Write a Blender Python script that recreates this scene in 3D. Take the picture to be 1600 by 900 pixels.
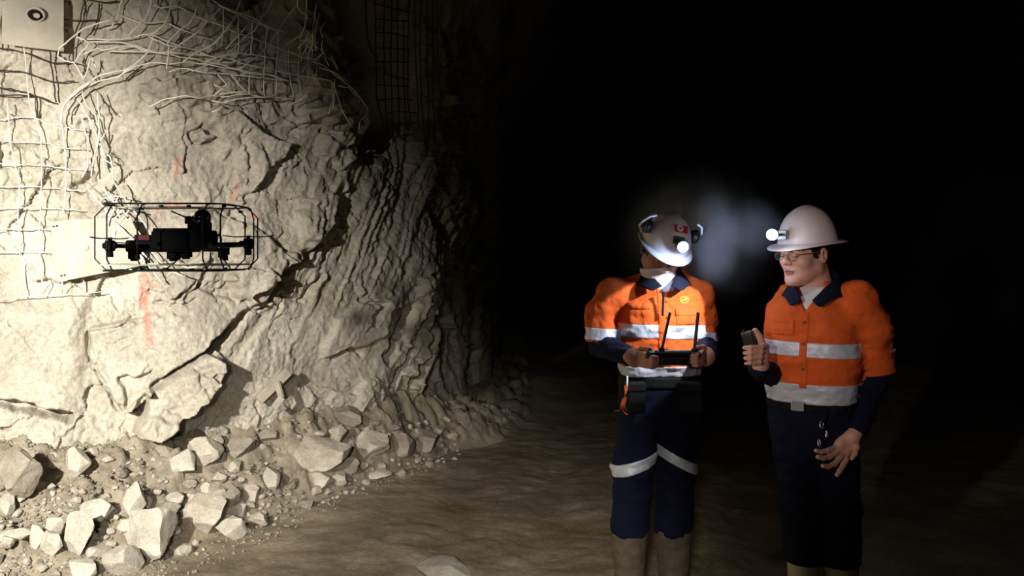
import bpy, bmesh, math, random
import numpy as np
from mathutils import Vector, Matrix, Euler

for _o in list(bpy.data.objects):
    bpy.data.objects.remove(_o)
S = bpy.context.scene
COL = S.collection

# ------------------------------------------------------------------ camera
FPX, CAMZ, HOR = 1300.0, 1.6, 398.0
cam = bpy.data.cameras.new('camera')
cam.sensor_width = 36.0
cam.lens = 36.0 * FPX / 1600.0
cam.shift_y = -(450.0 - HOR) / 1600.0
cam.clip_start, cam.clip_end = 0.05, 200
camo = bpy.data.objects.new('camera', cam)
COL.objects.link(camo)
camo.location = (0, 0, CAMZ)
camo.rotation_euler = (math.pi / 2, 0, 0)
S.camera = camo

# ------------------------------------------------------------------ world, lights, exposure
W = bpy.data.worlds.new('world')
S.world = W
W.use_nodes = True
W.node_tree.nodes['Background'].inputs[0].default_value = (0.10, 0.10, 0.16, 1)
W.node_tree.nodes['Background'].inputs[1].default_value = 0.002
vs = S.view_settings
S.display_settings.display_device = 'sRGB'
vs.view_transform = 'Standard'
vs.look = 'None'
vs.gamma = 1.0
vs.use_curve_mapping = False
vs.exposure = 0.0
S.cycles.use_denoising = True
S.cycles.max_bounces = 5
S.cycles.diffuse_bounces = 3
S.cycles.volume_bounces = 1


def spot(name, loc, aim, energy, col, deg, blend, radius):
    l = bpy.data.lights.new(name, 'SPOT')
    l.energy, l.color, l.spot_size, l.spot_blend, l.shadow_soft_size = energy, col, math.radians(deg), blend, radius
    o = bpy.data.objects.new(name, l)
    COL.objects.link(o)
    o.location = loc
    o.rotation_euler = (Vector(aim) - Vector(loc)).to_track_quat('-Z', 'Y').to_euler()
    return o


# lamp left of the camera washing the rock wall, then an added fill
spot('work_light', (-2.1, 0.4, 2.2), (-3.35, 4.45, 0.95), 2500, (1.0, 0.965, 0.89), 70, 1.0, 0.05)
spot('side_fill_light', (-0.35, -0.8, 1.9), (-0.66, 3.8, -0.20), 1150, (1.0, 0.95, 0.86), 42, 1.0, 0.15)  # added unseen fill near the camera, softening shadows on wall and floor
# cap lamp of the person taking the picture, on the two workers
spot('cap_light', (-1.0, 0.0, 1.85), (1.33, 3.4, 1.38), 185, (1.0, 0.87, 0.81), 23.5, 1.0, 0.04)


# ------------------------------------------------------------------ helpers
def at(px, py, Y):
    return Vector(((px - 800.0) / FPX * Y, Y, CAMZ + (HOR - py) / FPX * Y))


def lin(r, g, b):
    f = lambda c: (c / 255 / 12.92) if c / 255 <= 0.04045 else ((c / 255 + 0.055) / 1.055) ** 2.4
    return (f(r), f(g), f(b), 1.0)


def _hash(ix, iy, iz, seed):
    h = (ix.astype(np.int64) * 374761393 + iy.astype(np.int64) * 668265263 + iz.astype(np.int64) * 2147483647 + seed * 974711) & 0xFFFFFFFF
    h = ((h ^ (h >> 13)) * 1274126177) & 0xFFFFFFFF
    h = ((h ^ (h >> 15)) * 2246822519) & 0xFFFFFFFF
    h = h ^ (h >> 16)
    return h.astype(np.float64) / 4294967295.0


def vnoise(x, y, z=None, seed=0):
    """smooth value noise in -1..1"""
    if z is None:
        z = np.zeros_like(x)
    ix, iy, iz = np.floor(x), np.floor(y), np.floor(z)
    fx, fy, fz = x - ix, y - iy, z - iz
    fx, fy, fz = [t * t * t * (t * (t * 6 - 15) + 10) for t in (fx, fy, fz)]
    r = 0
    for dx in (0, 1):
        wx = fx if dx else 1 - fx
        for dy in (0, 1):
            wy = fy if dy else 1 - fy
            for dz in (0, 1):
                wz = fz if dz else 1 - fz
                r = r + wx * wy * wz * _hash(ix + dx, iy + dy, iz + dz, seed)
    return r * 2 - 1


def fbm(x, y, z=None, oct=4, seed=0, gain=0.5):
    a, r = 1.0, 0
    for k in range(oct):
        r = r + a * vnoise(x * 2 ** k, y * 2 ** k, None if z is None else z * 2 ** k, seed + k * 17)
        a *= gain
    return r


def ridged(x, y, oct=2, seed=0):
    a, r = 1.0, 0
    for k in range(oct):
        r = r + a * (1 - 2 * np.abs(vnoise(x * 2 ** k, y * 2 ** k, None, seed + k * 31)))
        a *= 0.5
    return r


def sstep(a, b, x):
    t = np.clip((x - a) / (b - a), 0, 1)
    return t * t * (3 - 2 * t)


def seg_dist(x, y, pts):
    """distance from points to an open polyline"""
    d = np.full(x.shape, 1e9)
    for (ax, ay), (bx, by) in zip(pts[:-1], pts[1:]):
        vx, vy = bx - ax, by - ay
        t = np.clip(((x - ax) * vx + (y - ay) * vy) / (vx * vx + vy * vy + 1e-12), 0, 1)
        d = np.minimum(d, np.hypot(x - ax - t * vx, y - ay - t * vy))
    return d


def poly_sd(x, y, pts):
    """signed distance to a closed polygon, negative inside"""
    d = seg_dist(x, y, list(pts) + [pts[0]])
    ins = np.zeros(x.shape, bool)
    n = len(pts)
    for i in range(n):
        (ax, ay), (bx, by) = pts[i], pts[(i + 1) % n]
        if ay == by:
            continue
        c = (ay > y) != (by > y)
        ins ^= c & (x < (bx - ax) * (y - ay) / (by - ay) + ax)
    return np.where(ins, -d, d)


def facets(x, y, cell, amp, tilt, seed):
    """broken-rock facets: every Voronoi cell is its own tilted plane"""
    gx, gy = x / cell, y / cell
    ix, iy = np.floor(gx), np.floor(gy)
    best = np.full(x.shape, 1e9)
    out = np.zeros(x.shape)
    z = np.zeros_like(ix)
    for dx in (-1, 0, 1):
        for dy in (-1, 0, 1):
            cx, cy = ix + dx, iy + dy
            sx = cx + _hash(cx, cy, z, seed)
            sy = cy + _hash(cx, cy, z + 1, seed)
            d = (gx - sx) ** 2 + (gy - sy) ** 2
            h = (_hash(cx, cy, z + 2, seed) - .5) * 2 * amp
            a = (_hash(cx, cy, z + 3, seed) - .5) * 2 * tilt
            b = (_hash(cx, cy, z + 4, seed) - .5) * 2 * tilt
            v = h + (a * (gx - sx) + b * (gy - sy)) * cell
            m = d < best
            best = np.where(m, d, best)
            out = np.where(m, v, out)
    return out


# ------------------------------------------------------------------ materials
class NT:
    def __init__(s, name):
        s.m = bpy.data.materials.new(name)
        s.m.use_nodes = True
        s.t = s.m.node_tree
        s.b = s.t.nodes['Principled BSDF']

    def n(s, typ, **kw):
        nd = s.t.nodes.new(typ)
        for k, v in kw.items():
            if k.startswith('i_'):
                nd.inputs[k[2:].replace('_', ' ')].default_value = v
            else:
                setattr(nd, k, v)
        return nd

    def l(s, a, b):
        s.t.links.new(a, b)

    def noise(s, scale, detail=4, rough=0.55, vec=None):
        nd = s.n('ShaderNodeTexNoise')
        nd.inputs['Scale'].default_value = scale
        nd.inputs['Detail'].default_value = detail
        nd.inputs['Roughness'].default_value = rough
        if vec is None:
            tc = s.n('ShaderNodeTexCoord')
            vec = tc.outputs['Object']
        s.l(vec, nd.inputs['Vector'])
        return nd

    def ramp(s, fac, stops):
        r = s.n('ShaderNodeValToRGB')
        el = r.color_ramp.elements
        while len(el) < len(stops):
            el.new(0.5)
        for e, (p, c) in zip(el, stops):
            e.position, e.color = p, c
        s.l(fac, r.inputs['Fac'])
        return r

    def bump(s, h, strength, dist):
        b = s.n('ShaderNodeBump')
        b.inputs['Strength'].default_value = strength
        b.inputs['Distance'].default_value = dist
        s.l(h, b.inputs['Height'])
        s.l(b.outputs['Normal'], s.b.inputs['Normal'])
        return b


def simple(name, col, rough=0.6, metal=0.0, var=0.15, scale=30.0, bump=0.0, bscale=200.0, spec=0.5):
    """plain material with a little procedural unevenness"""
    n = NT(name)
    n.b.inputs['Roughness'].default_value = rough
    n.b.inputs['Metallic'].default_value = metal
    n.b.inputs['Specular IOR Level'].default_value = spec
    ns = n.noise(scale)
    d = tuple(c * (1 - var) for c in col[:3]) + (1,)
    u = tuple(min(1, c * (1 + var)) for c in col[:3]) + (1,)
    r = n.ramp(ns.outputs['Fac'], [(0.3, d), (0.7, u)])
    n.l(r.outputs['Color'], n.b.inputs['Base Color'])
    if bump:
        n.bump(n.noise(bscale, 3).outputs['Fac'], bump, 0.002)
    return n.m


def rock_mat(name, c0, c1, c2, paint=False, rough=0.9, scale=1.0, dust=None):
    n = NT(name)
    n.b.inputs['Roughness'].default_value = rough
    n.b.inputs['Specular IOR Level'].default_value = 0.25
    a = n.noise(2.2 * scale, 6, 0.62)
    r = n.ramp(a.outputs['Fac'], [(0.32, c0), (0.52, c1), (0.7, c2)])
    b = n.noise(38 * scale, 5, 0.7)
    rb = n.ramp(b.outputs['Fac'], [(0.34, (0.62, 0.60, 0.58, 1)), (0.6, (1, 1, 1, 1))])
    mx = n.n('ShaderNodeMix', data_type='RGBA', blend_type='MULTIPLY')
    mx.inputs[0].default_value = 0.75
    n.l(r.outputs['Color'], mx.inputs[6])
    n.l(rb.outputs['Color'], mx.inputs[7])
    last = mx.outputs[2]
    if paint:
        at_ = n.n('ShaderNodeAttribute', attribute_name='paint')
        pn = n.noise(30, 4, 0.7)
        ma = n.n('ShaderNodeMath', operation='MULTIPLY')
        mr = n.n('ShaderNodeMapRange')
        mr.inputs[1].default_value, mr.inputs[2].default_value = 0.3, 0.55
        n.l(pn.outputs['Fac'], mr.inputs[0])
        n.l(at_.outputs['Fac'], ma.inputs[0])
        n.l(mr.outputs[0], ma.inputs[1])
        m2 = n.n('ShaderNodeMix', data_type='RGBA')
        n.l(ma.outputs[0], m2.inputs[0])
        n.l(last, m2.inputs[6])
        m2.inputs[7].default_value = lin(214, 104, 86)
        last = m2.outputs[2]
    if dust:
        # pale rock dust covers the bank, bare mud the roadway
        at2 = n.n('ShaderNodeAttribute', attribute_name='bank')
        m3 = n.n('ShaderNodeMix', data_type='RGBA')
        n.l(at2.outputs['Fac'], m3.inputs[0])
        n.l(last, m3.inputs[6])
        rd = n.ramp(n.noise(9, 6, .7).outputs['Fac'], [(.3, dust[0]), (.7, dust[1])])
        n.l(rd.outputs['Color'], m3.inputs[7])
        last = m3.outputs[2]
    n.l(last, n.b.inputs['Base Color'])
    f = n.noise(55 * scale, 8, 0.72)
    n.bump(f.outputs['Fac'], 0.7, 0.012 / scale)
    return n.m


M = {}
M['rock'] = rock_mat('wall_rock', lin(166, 157, 142), lin(190, 182, 165), lin(210, 203, 187), paint=True)
M['rubble'] = rock_mat('rubble_rock', lin(165, 155, 138), lin(190, 181, 164), lin(215, 208, 192), scale=2.5)
M['rubble_pale'] = rock_mat('pale_rubble_rock', lin(158, 151, 137), lin(186, 179, 164), lin(206, 200, 187), scale=2.5)
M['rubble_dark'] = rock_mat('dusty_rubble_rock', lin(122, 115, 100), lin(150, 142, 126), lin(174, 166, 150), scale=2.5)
M['ground'] = rock_mat('ground_mud', lin(128, 116, 95), lin(154, 141, 118), lin(182, 168, 143), rough=0.8, dust=(lin(108, 98, 82), lin(166, 156, 136)))
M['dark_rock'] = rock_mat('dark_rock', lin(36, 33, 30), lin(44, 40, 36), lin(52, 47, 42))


# ------------------------------------------------------------------ object helpers
def mesh_obj(name, verts, faces, mat, parent=None, smooth=True):
    me = bpy.data.meshes.new(name)
    if isinstance(verts, np.ndarray):
        verts = np.ascontiguousarray(verts, np.float32)
        faces = np.ascontiguousarray(faces, np.int32)
        k = faces.shape[1]
        me.vertices.add(len(verts))
        me.vertices.foreach_set('co', verts.ravel())
        me.loops.add(faces.size)
        me.loops.foreach_set('vertex_index', faces.ravel())
        me.polygons.add(len(faces))
        me.polygons.foreach_set('loop_start', np.arange(0, faces.size, k, dtype=np.int32))
        me.update(calc_edges=True)
        me.validate()
    else:
        me.from_pydata([tuple(v) for v in verts], [], faces)
    me.materials.append(mat)
    me.polygons.foreach_set('use_smooth', np.full(len(me.polygons), smooth))
    me.update()
    o = bpy.data.objects.new(name, me)
    COL.objects.link(o)
    if parent is not None:
        o.parent = parent
        o.matrix_parent_inverse = Matrix.Identity(4)
    return o


def bm_obj(name, bm, mat, parent=None, smooth=False):
    me = bpy.data.meshes.new(name)
    bmesh.ops.recalc_face_normals(bm, faces=bm.faces)
    bm.to_mesh(me)
    bm.free()
    me.materials.append(mat)
    if smooth:
        me.polygons.foreach_set('use_smooth', np.ones(len(me.polygons), bool))
    o = bpy.data.objects.new(name, me)
    COL.objects.link(o)
    if parent is not None:
        o.parent = parent
    return o


def tag(o, label, cat, group=None, kind=None):
    o['label'] = label
    o['category'] = cat
    if group:
        o['group'] = group
    if kind:
        o['kind'] = kind
    return o


def structure(o, label=None):
    o['kind'] = 'structure'
    if label:
        o['label'] = label
    return o


def empty(name, loc, label, cat, group=None, rz=0):
    o = bpy.data.objects.new(name, None)
    o.empty_display_size = 0.1
    COL.objects.link(o)
    o.location = loc
    o.rotation_euler = (0, 0, rz)
    return tag(o, label, cat, group)


def tube_geo(pts, r, n=6, closed=False):
    """swept tube; r is a number or one radius per point"""
    P = np.array(pts, float)
    m = len(P)
    R = np.full(m, r) if np.isscalar(r) else np.array(r, float)
    T = np.zeros_like(P)
    if closed:
        T = np.roll(P, -1, 0) - np.roll(P, 1, 0)
    else:
        T[1:-1] = P[2:] - P[:-2]
        T[0], T[-1] = P[1] - P[0], P[-1] - P[-2]
    T /= np.linalg.norm(T, axis=1)[:, None] + 1e-12
    up = np.array([0, 0, 1.0]) if abs(T[0][2]) < 0.9 else np.array([1.0, 0, 0])
    u = np.cross(T[0], up)
    u /= np.linalg.norm(u)
    V = []
    for i in range(m):
        u = u - T[i] * np.dot(u, T[i])
        u /= np.linalg.norm(u) + 1e-12
        w = np.cross(T[i], u)
        for k in range(n):
            a = 2 * math.pi * k / n
            V.append(P[i] + R[i] * (math.cos(a) * u + math.sin(a) * w))
    F = []
    for i in range(m if closed else m - 1):
        j = (i + 1) % m
        for k in range(n):
            F.append((i * n + k, i * n + (k + 1) % n, j * n + (k + 1) % n, j * n + k))
    if not closed:
        F.append(tuple(range(n - 1, -1, -1)))
        F.append(tuple((m - 1) * n + k for k in range(n)))
    return [tuple(v) for v in V], F


def merge(geos):
    V, F = [], []
    for v, f in geos:
        o = len(V)
        V += list(v)
        F += [tuple(i + o for i in q) for q in f]
    return V, F


def smooth_path(pts, step):
    """Catmull-Rom through pts, resampled about every step"""
    P = [np.array(p, float) for p in pts]
    if len(P) == 2:
        n = max(1, int(np.linalg.norm(P[1] - P[0]) / step))
        return [P[0] + (P[1] - P[0]) * t for t in np.linspace(0, 1, n + 1)]
    P = [2 * P[0] - P[1]] + P + [2 * P[-1] - P[-2]]
    out = []
    for i in range(1, len(P) - 2):
        p0, p1, p2, p3 = P[i - 1:i + 3]
        n = max(1, int(np.linalg.norm(p2 - p1) / step))
        for t in np.linspace(0, 1, n, endpoint=False):
            out.append(.5 * (2 * p1 + (p2 - p0) * t + (2 * p0 - 5 * p1 + 4 * p2 - p3) * t * t + (3 * p1 - p0 - 3 * p2 + p3) * t ** 3))
    out.append(P[-2])
    return out


def bx(bm, size, mat4, bevel=0.0, seg=2):
    r = bmesh.ops.create_cube(bm, size=1.0)
    vs_ = r['verts']
    bmesh.ops.scale(bm, vec=size, verts=vs_)
    if bevel:
        es = list({e for v in vs_ for e in v.link_edges})
        rb = bmesh.ops.bevel(bm, geom=es, offset=bevel, segments=seg, profile=0.5, affect='EDGES')
        vs_ = list({v for f in rb['faces'] for v in f.verts} | {v for v in vs_ if v.is_valid})
    bmesh.ops.transform(bm, matrix=mat4, verts=vs_)


def cyl(bm, r1, r2, h, mat4, n=24, bevel=0.0):
    """cylinder or cone frustum along local z, centred"""
    r = bmesh.ops.create_cone(bm, cap_ends=True, segments=n, radius1=r1, radius2=r2, depth=h)
    vs_ = r['verts']
    if bevel:
        es = [e for e in {e for v in vs_ for e in v.link_edges} if len(e.link_faces) == 2 and any(len(f.verts) > 4 for f in e.link_faces)]
        rb = bmesh.ops.bevel(bm, geom=es, offset=bevel, segments=2, profile=0.5, affect='EDGES')
        vs_ = list({v for f in rb['faces'] for v in f.verts} | {v for v in vs_ if v.is_valid})
    bmesh.ops.transform(bm, matrix=mat4, verts=vs_)


def T4(x, y, z, rx=0, ry=0, rz=0):
    return Matrix.Translation((x, y, z)) @ Euler((rx, ry, rz)).to_matrix().to_4x4()

# ================================================================== THE SETTING
# plan of the wall's foot line, from near the camera into the dark
PLAN = np.array([(-5.6, 2.2), (-4.3, 3.65), (-2.9, 4.75), (-2.1, 5.15), (-1.5, 5.7), (-1.05, 6.4), (-.66, 7.1), (-.40, 8.2), (-.25, 10), (-.2, 14), (-.2, 27)])
_seg = np.hypot(*np.diff(PLAN, axis=0).T)
_sk = np.concatenate([[0], np.cumsum(_seg)])
_SS = np.linspace(0, _sk[-1], 6000)
_PX = np.interp(_SS, _sk, PLAN[:, 0])
_PY = np.interp(_SS, _sk, PLAN[:, 1])


def _blur(a, n):
    k = np.hanning(n + 2)[1:-1]
    k /= k.sum()
    e = np.concatenate([2 * a[0] - a[n:0:-1], a, 2 * a[-1] - a[-2:-n - 2:-1]])
    return np.convolve(e, k, 'same')[n:-n]


_PX, _PY = _blur(_PX, 161), _blur(_PY, 161)
_TX, _TY = np.gradient(_PX, _SS), np.gradient(_PY, _SS)
_NL = np.hypot(_TX, _TY)
_NX, _NY = _TY / _NL, -_TX / _NL
_PPX = 800 + FPX * _PX / _PY


def wall_s(px):
    return np.interp(px, _PPX, _SS)


# columns: even in the visible stretch, coarse beyond it
px_cols = np.concatenate([np.linspace(-900, -60, 60, endpoint=False), np.arange(-60, 764, 1.6)])
s_cols = np.concatenate([wall_s(px_cols), np.linspace(wall_s(764.0), _SS[-1], 60)[1:]])
z_rows = np.concatenate([np.arange(-.2, .25, .03), np.arange(.25, 3.55, .0075), np.linspace(3.55, 5.2, 24)[1:]])
SG, ZG = np.meshgrid(s_cols, z_rows)
bX, bY = np.interp(SG, _SS, _PX), np.interp(SG, _SS, _PY)
nX, nY = np.interp(SG, _SS, _NX), np.interp(SG, _SS, _NY)
U = 800 + FPX * bX / bY
V = HOR - FPX * (ZG - CAMZ) / bY

wx = SG + .05 * fbm(SG * 4, ZG * 4, seed=5)
wz = ZG + .05 * fbm(SG * 4, ZG * 4, seed=9)
stri = sstep(440, 520, U + .2 * (V - 300)) * (1 - .85 * sstep(410, 520, V))      # striated stretch
slab = poly_sd(U, V, [(-120, 470), (60, 466), (140, 462), (138, 560), (118, 652), (50, 636), (0, 627), (-120, 618)])
in_slab = 1 - sstep(-26, 12, slab + 8 * fbm(U / 40, V / 40, oct=3, seed=7))
b1 = poly_sd(U, V, [(142, 512), (139, 560), (160, 600), (188, 640), (213, 638), (232, 607), (262, 577), (310, 545), (352, 503), (390, 470), (330, 462), (303, 447), (270, 470), (240, 488), (180, 505)])
in_b1 = 1 - sstep(-4, 4, b1)
sweep = poly_sd(U, V, [(355, 505), (420, 482), (520, 462), (600, 470), (640, 520), (600, 600), (455, 620), (405, 640), (330, 690), (265, 700), (310, 620)])
upper = poly_sd(U, V, [(190, 170), (330, 160), (350, 230), (300, 320), (210, 320), (180, 260)])
smooth_face = np.maximum(np.maximum(in_slab, .7 * in_b1), np.maximum(.85 * (1 - sstep(-22, 10, sweep)), .6 * (1 - sstep(-25, 10, upper))))
panel = (1 - sstep(120, 190, U)) * (1 - sstep(330, 470, V))
D = .10 * fbm(SG * .9, ZG * .9, oct=3, seed=3)
rough = 1 - .85 * smooth_face
D += rough * facets(wx * 1.0, wz * .8, .42, .034, .17, 11) * (1 - .8 * stri)
D += rough * facets(wx + .3, wz * .9 + .2 * wx, .17, .014, .2, 23) * (1 - .65 * stri)
D += rough * facets(wx * 1.2, wz, .07, .005, .18, 37) * (.6 + .8 * panel)
D += rough * .009 * fbm(SG * 11, ZG * 11, oct=4, seed=41)
D += .004 * fbm(SG * 40, ZG * 40, oct=2, seed=47)
# striations: lines leaning to the right as they rise
q = (U + .36 * (V - 400) + 9 * vnoise(U / 60, V / 70, seed=51))
st = ridged(q / 10.5, V / 230, 2, 53)
D += stri * st * (.013 + .012 * sstep(540, 700, U))
st2 = ridged((U + .5 * V + 6 * vnoise(U / 30, V / 30, seed=57)) / 46, V / 240, 2, 59)
D += (.25 + .75 * stri) * sstep(250, 420, U) * .019 * st2
paint = np.zeros_like(U)


def block(pts, h, edge=5, gx=0.0, gy=0.0, wob=5):
    global D
    uu = U + wob * vnoise(U / 14, V / 14, seed=71)
    vv = V + wob * vnoise(U / 14, V / 14, seed=73)
    sd = poly_sd(uu, vv, pts)
    cx = sum(p[0] for p in pts) / len(pts)
    cy = sum(p[1] for p in pts) / len(pts)
    w = 1 - sstep(-edge * .5, edge * .5, sd)
    D = D + w * (h + gx * (U - cx) / 100 + gy * (V - cy) / 100)


def crack(pts, w, depth, wob=4):
    global D
    uu = U + wob * vnoise(U / 12, V / 12, seed=81)
    vv = V + wob * vnoise(U / 12, V / 12, seed=83)
    D = D - depth * (1 - sstep(w * .3, w, seg_dist(uu, vv, pts)))


# the smooth sprayed panel low on the left, its lower lip hanging free
D += in_slab * .05
crack([(-60, 624), (0, 629), (50, 637), (108, 650)], 9, .17, 3)
# the big pale block and the wedge hanging under it
block([(142, 512), (139, 560), (160, 600), (188, 640), (213, 638), (232, 607), (262, 577), (310, 545), (352, 503), (390, 470), (330, 462), (303, 447), (270, 470), (240, 488), (180, 505)], .10, 5, 0, .09, 3)
block([(228, 606), (262, 582), (312, 550), (330, 556), (318, 596), (292, 626), (256, 664), (242, 674), (212, 668), (222, 640)], .26, 6, 0, .06, 4)
block([(235, 640), (262, 645), (270, 660), (248, 674), (212, 670)], .05, 4)
block([(186, 588), (235, 575), (228, 600), (205, 628), (192, 634)], -.05, 5)
crack([(380, 490), (345, 528), (305, 556), (262, 580), (230, 604), (212, 640)], 7, .07)
crack([(137, 523), (180, 512), (215, 499), (245, 490), (275, 468), (308, 447)], 5, .035)
crack([(140, 530), (142, 562), (165, 602), (190, 640)], 7, .05)
crack([(300, 470), (270, 474), (245, 472)], 4, .02)
# broken knobs right of the drone
block([(312, 172), (420, 160), (500, 168), (545, 205), (530, 300), (515, 342), (487, 384), (462, 408), (436, 412), (405, 440), (385, 470), (352, 440), (372, 350), (392, 280), (350, 230)], .075, 8, -.02, .03, 9)
block([(405, 425), (425, 440), (419, 468), (396, 484), (380, 478), (392, 440)], .055, 5)
block([(250, 440), (322, 400), (306, 446), (276, 472), (236, 470)], .045, 5)
block([(428, 395), (448, 392), (455, 408), (440, 414)], .05, 4)
block([(455, 330), (500, 300), (520, 310), (505, 350), (480, 380), (455, 372)], .05, 5)
block([(500, 205), (550, 215), (545, 250), (520, 265), (490, 240)], .06, 6)
block([(370, 235), (400, 225), (415, 260), (390, 300), (368, 290)], .03, 5)
crack([(372, 210), (385, 245), (392, 285), (378, 310)], 5, .03)
crack([(405, 480), (422, 456), (440, 432), (462, 412), (490, 382), (520, 336), (526, 292)], 7, .06)
crack([(500, 205), (520, 230), (548, 236)], 6, .05)
# brow under the torn mesh and the recess behind it
block([(208, 136), (330, 116), (470, 122), (505, 150), (440, 150), (330, 154), (285, 164)], .06, 6)
block([(463, 178), (508, 160), (512, 180), (500, 200)], .09, 5)
block([(298, 205), (318, 194), (336, 206), (342, 220), (320, 226), (302, 226)], -.05, 5)
block([(304, 208), (318, 202), (334, 214), (318, 224), (303, 222)], .08, 4)
block([(12, -30), (95, -30), (95, 72), (10, 74)], .03, 4)
block([(110, 290), (145, 268), (150, 285), (128, 300)], -.09, 5)
block([(172, 238), (196, 252), (172, 258)], -.07, 5)
block([(0, 215), (42, 228), (36, 260), (0, 262)], -.05, 6)
step_edge = np.interp(V, [-400, 0, 60, 120, 160, 185, 215, 260], [455, 492, 520, 538, 556, 572, 566, 556])
D -= .38 * sstep(0, 14, U - step_edge) * (1 - sstep(40, 120, U - step_edge)) * (1 - sstep(195, 262, V))
D += .10 * (1 - sstep(0, 70, np.abs(U - step_edge + 60))) * (1 - sstep(140, 240, V))
block([(569, 92), (592, 92), (592, 122), (569, 120)], .12, 4, wob=2)
block([(577, 172), (592, 176), (600, 236), (584, 240)], .10, 5, wob=3)
block([(688, 150), (702, 148), (704, 163), (690, 164)], .10, 4, wob=2)
# leaning slabs at the far end
crack([(628, 490), (615, 520), (598, 562)], 10, .16)
crack([(690, 470), (672, 530), (648, 600)], 9, .12)
crack([(668, 430), (655, 500), (636, 545), (615, 600)], 7, .12)
crack([(560, 470), (585, 475), (572, 505)], 6, .06)
crack([(520, 560), (545, 545), (560, 555)], 6, .06)
block([(515, 500), (560, 470), (600, 470), (590, 520), (545, 550), (505, 560)], .05, 7)
block([(640, 440), (668, 430), (655, 500), (630, 545)], .06, 6)
D -= .10 * sstep(690, 716, U + .25 * (V - 450)) * sstep(400, 470, V) * (1 - sstep(760, 800, U))
crack([(435, 460), (470, 470), (500, 430)], 5, .03)
crack([(330, 600), (390, 520), (430, 480)], 12, .02)
# lean inward with height, roof side
lean = .10 * np.clip(ZG - 2.2, 0, None) ** 2
# lower wall lets go into the bank
D = D * (.4 + .6 * sstep(.0, .6, ZG))


def strokes(pts, w, soft, k=1.0):
    global paint
    d = seg_dist(U + 3 * vnoise(U / 8, V / 8, seed=91), V, pts)
    paint = np.maximum(paint, .8 * k * (1 - sstep(w - soft, w + soft, d)))


strokes([(223, 432), (225, 480)], 6.5, 3, .75)
strokes([(226, 460), (229, 495), (230, 533)], 4.5, 2.5, .9)
strokes([(281, 248), (279, 262), (277, 276)], 4.5, 2.5, .6)
strokes([(377, 290), (372, 300), (366, 318)], 4.5, 2.5, .5)
strokes([(392, 335), (396, 342)], 4, 2, .5)
strokes([(238, 450), (248, 440)], 3, 2, .4)
strokes([(248, 330), (266, 322), (285, 320)], 4, 2, .6)

Dn = D + lean
wX, wY, wZ = bX + nX * Dn, bY + nY * Dn, ZG + .0 * Dn
NR, NC = SG.shape
wall_verts = np.stack([wX, wY, wZ], -1).reshape(-1, 3)
idx = np.arange(NR * NC).reshape(NR, NC)
wall_faces = np.stack([idx[:-1, :-1], idx[:-1, 1:], idx[1:, 1:], idx[1:, :-1]], -1).reshape(-1, 4)
wall = mesh_obj('wall_left', wall_verts, wall_faces, M['rock'])
structure(wall, 'broken pale rock wall of the mine tunnel, lit on its near end')
_at = wall.data.attributes.new('paint', 'FLOAT', 'POINT')
_at.data.foreach_set('value', paint.ravel().astype(np.float32))

# a depth lookup on the finished wall: nearest distance per 4-pixel cell
_pu, _pv = 800 + FPX * wX / wY, HOR - FPX * (wZ - CAMZ) / wY
_dm = np.full((260, 260), 1e9)
_iu = np.clip(((_pu + 100) / 4).astype(int), 0, 259)
_iv = np.clip(((_pv + 100) / 4).astype(int), 0, 259)
np.minimum.at(_dm, (_iv.ravel(), _iu.ravel()), wY.ravel())


def wall_depth(px, py, win=1):
    i, j = int((py + 100) / 4), int((px + 100) / 4)
    i, j = min(max(i, win), 259 - win), min(max(j, win), 259 - win)
    b = _dm[i - win:i + win + 1, j - win:j + win + 1]
    b = b[b < 1e8]
    return float(b.min()) if b.size else float(np.interp(px, _PPX, _PY))


def on_wall(px, py, off=0.02, win=1):
    return at(px, py, wall_depth(px, py, win) - off)


# ------------------------------------------------------------------ floor with the rubble bank
FOOT = [(-4.4, 2.4), (-2.6, 3.6), (-1.95, 4.3), (-1.47, 5.15), (-1.06, 5.75), (-.84, 6.1), (-.5, 6.8), (-.05, 7.2), (.2, 8.2), (.3, 11), (.3, 27)]
_foot_poly = FOOT + [(p[0], p[1]) for p in PLAN[::-1]]


def ground_z(x, y):
    x, y = np.asarray(x, float), np.asarray(y, float)
    df = seg_dist(x, y, FOOT)
    sd = poly_sd(x, y, _foot_poly + [])
    dw = seg_dist(x, y, [tuple(p) for p in PLAN])
    behind = np.interp(y, PLAN[:, 1], PLAN[:, 0]) > x
    t = np.where(behind, 1.0, np.where(sd < 0, df / (df + dw + 1e-6), 0))
    h = .52 * t ** .85 * (1 - .75 * sstep(6.3, 8.4, y))
    b = np.clip(t * 4, 0, 1)
    h = h + b * facets(x + .04 * vnoise(x * 9, y * 9, seed=131), y, .11, .022, .5, 133)
    h = h + b * (.05 * fbm(x * 3.2, y * 3.2, oct=3, seed=103) + .026 * fbm(x * 13, y * 13, oct=4, seed=107))
    fl = .014 * fbm(x * 1.3, y * 1.3, oct=3, seed=113) + .006 * fbm(x * 9, y * 9, oct=3, seed=117)
    rut = np.exp(-((x - .25 - .08 * (y - 5)) / .22) ** 2) + np.exp(-((x + .35 - .05 * (y - 5)) / .2) ** 2) * .6
    return h + fl - .03 * rut * (1 - b) * (y > 0)


def hit_ground(px, py):
    Y = np.linspace(1.2, 14, 2600)
    x = (px - 800) / FPX * Y
    z = CAMZ + (HOR - py) / FPX * Y
    g = ground_z(x, Y)
    k = np.nonzero(z < g)[0]
    k = k[0] if len(k) else len(Y) - 1
    return Vector((x[k], Y[k], g[k]))


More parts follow.
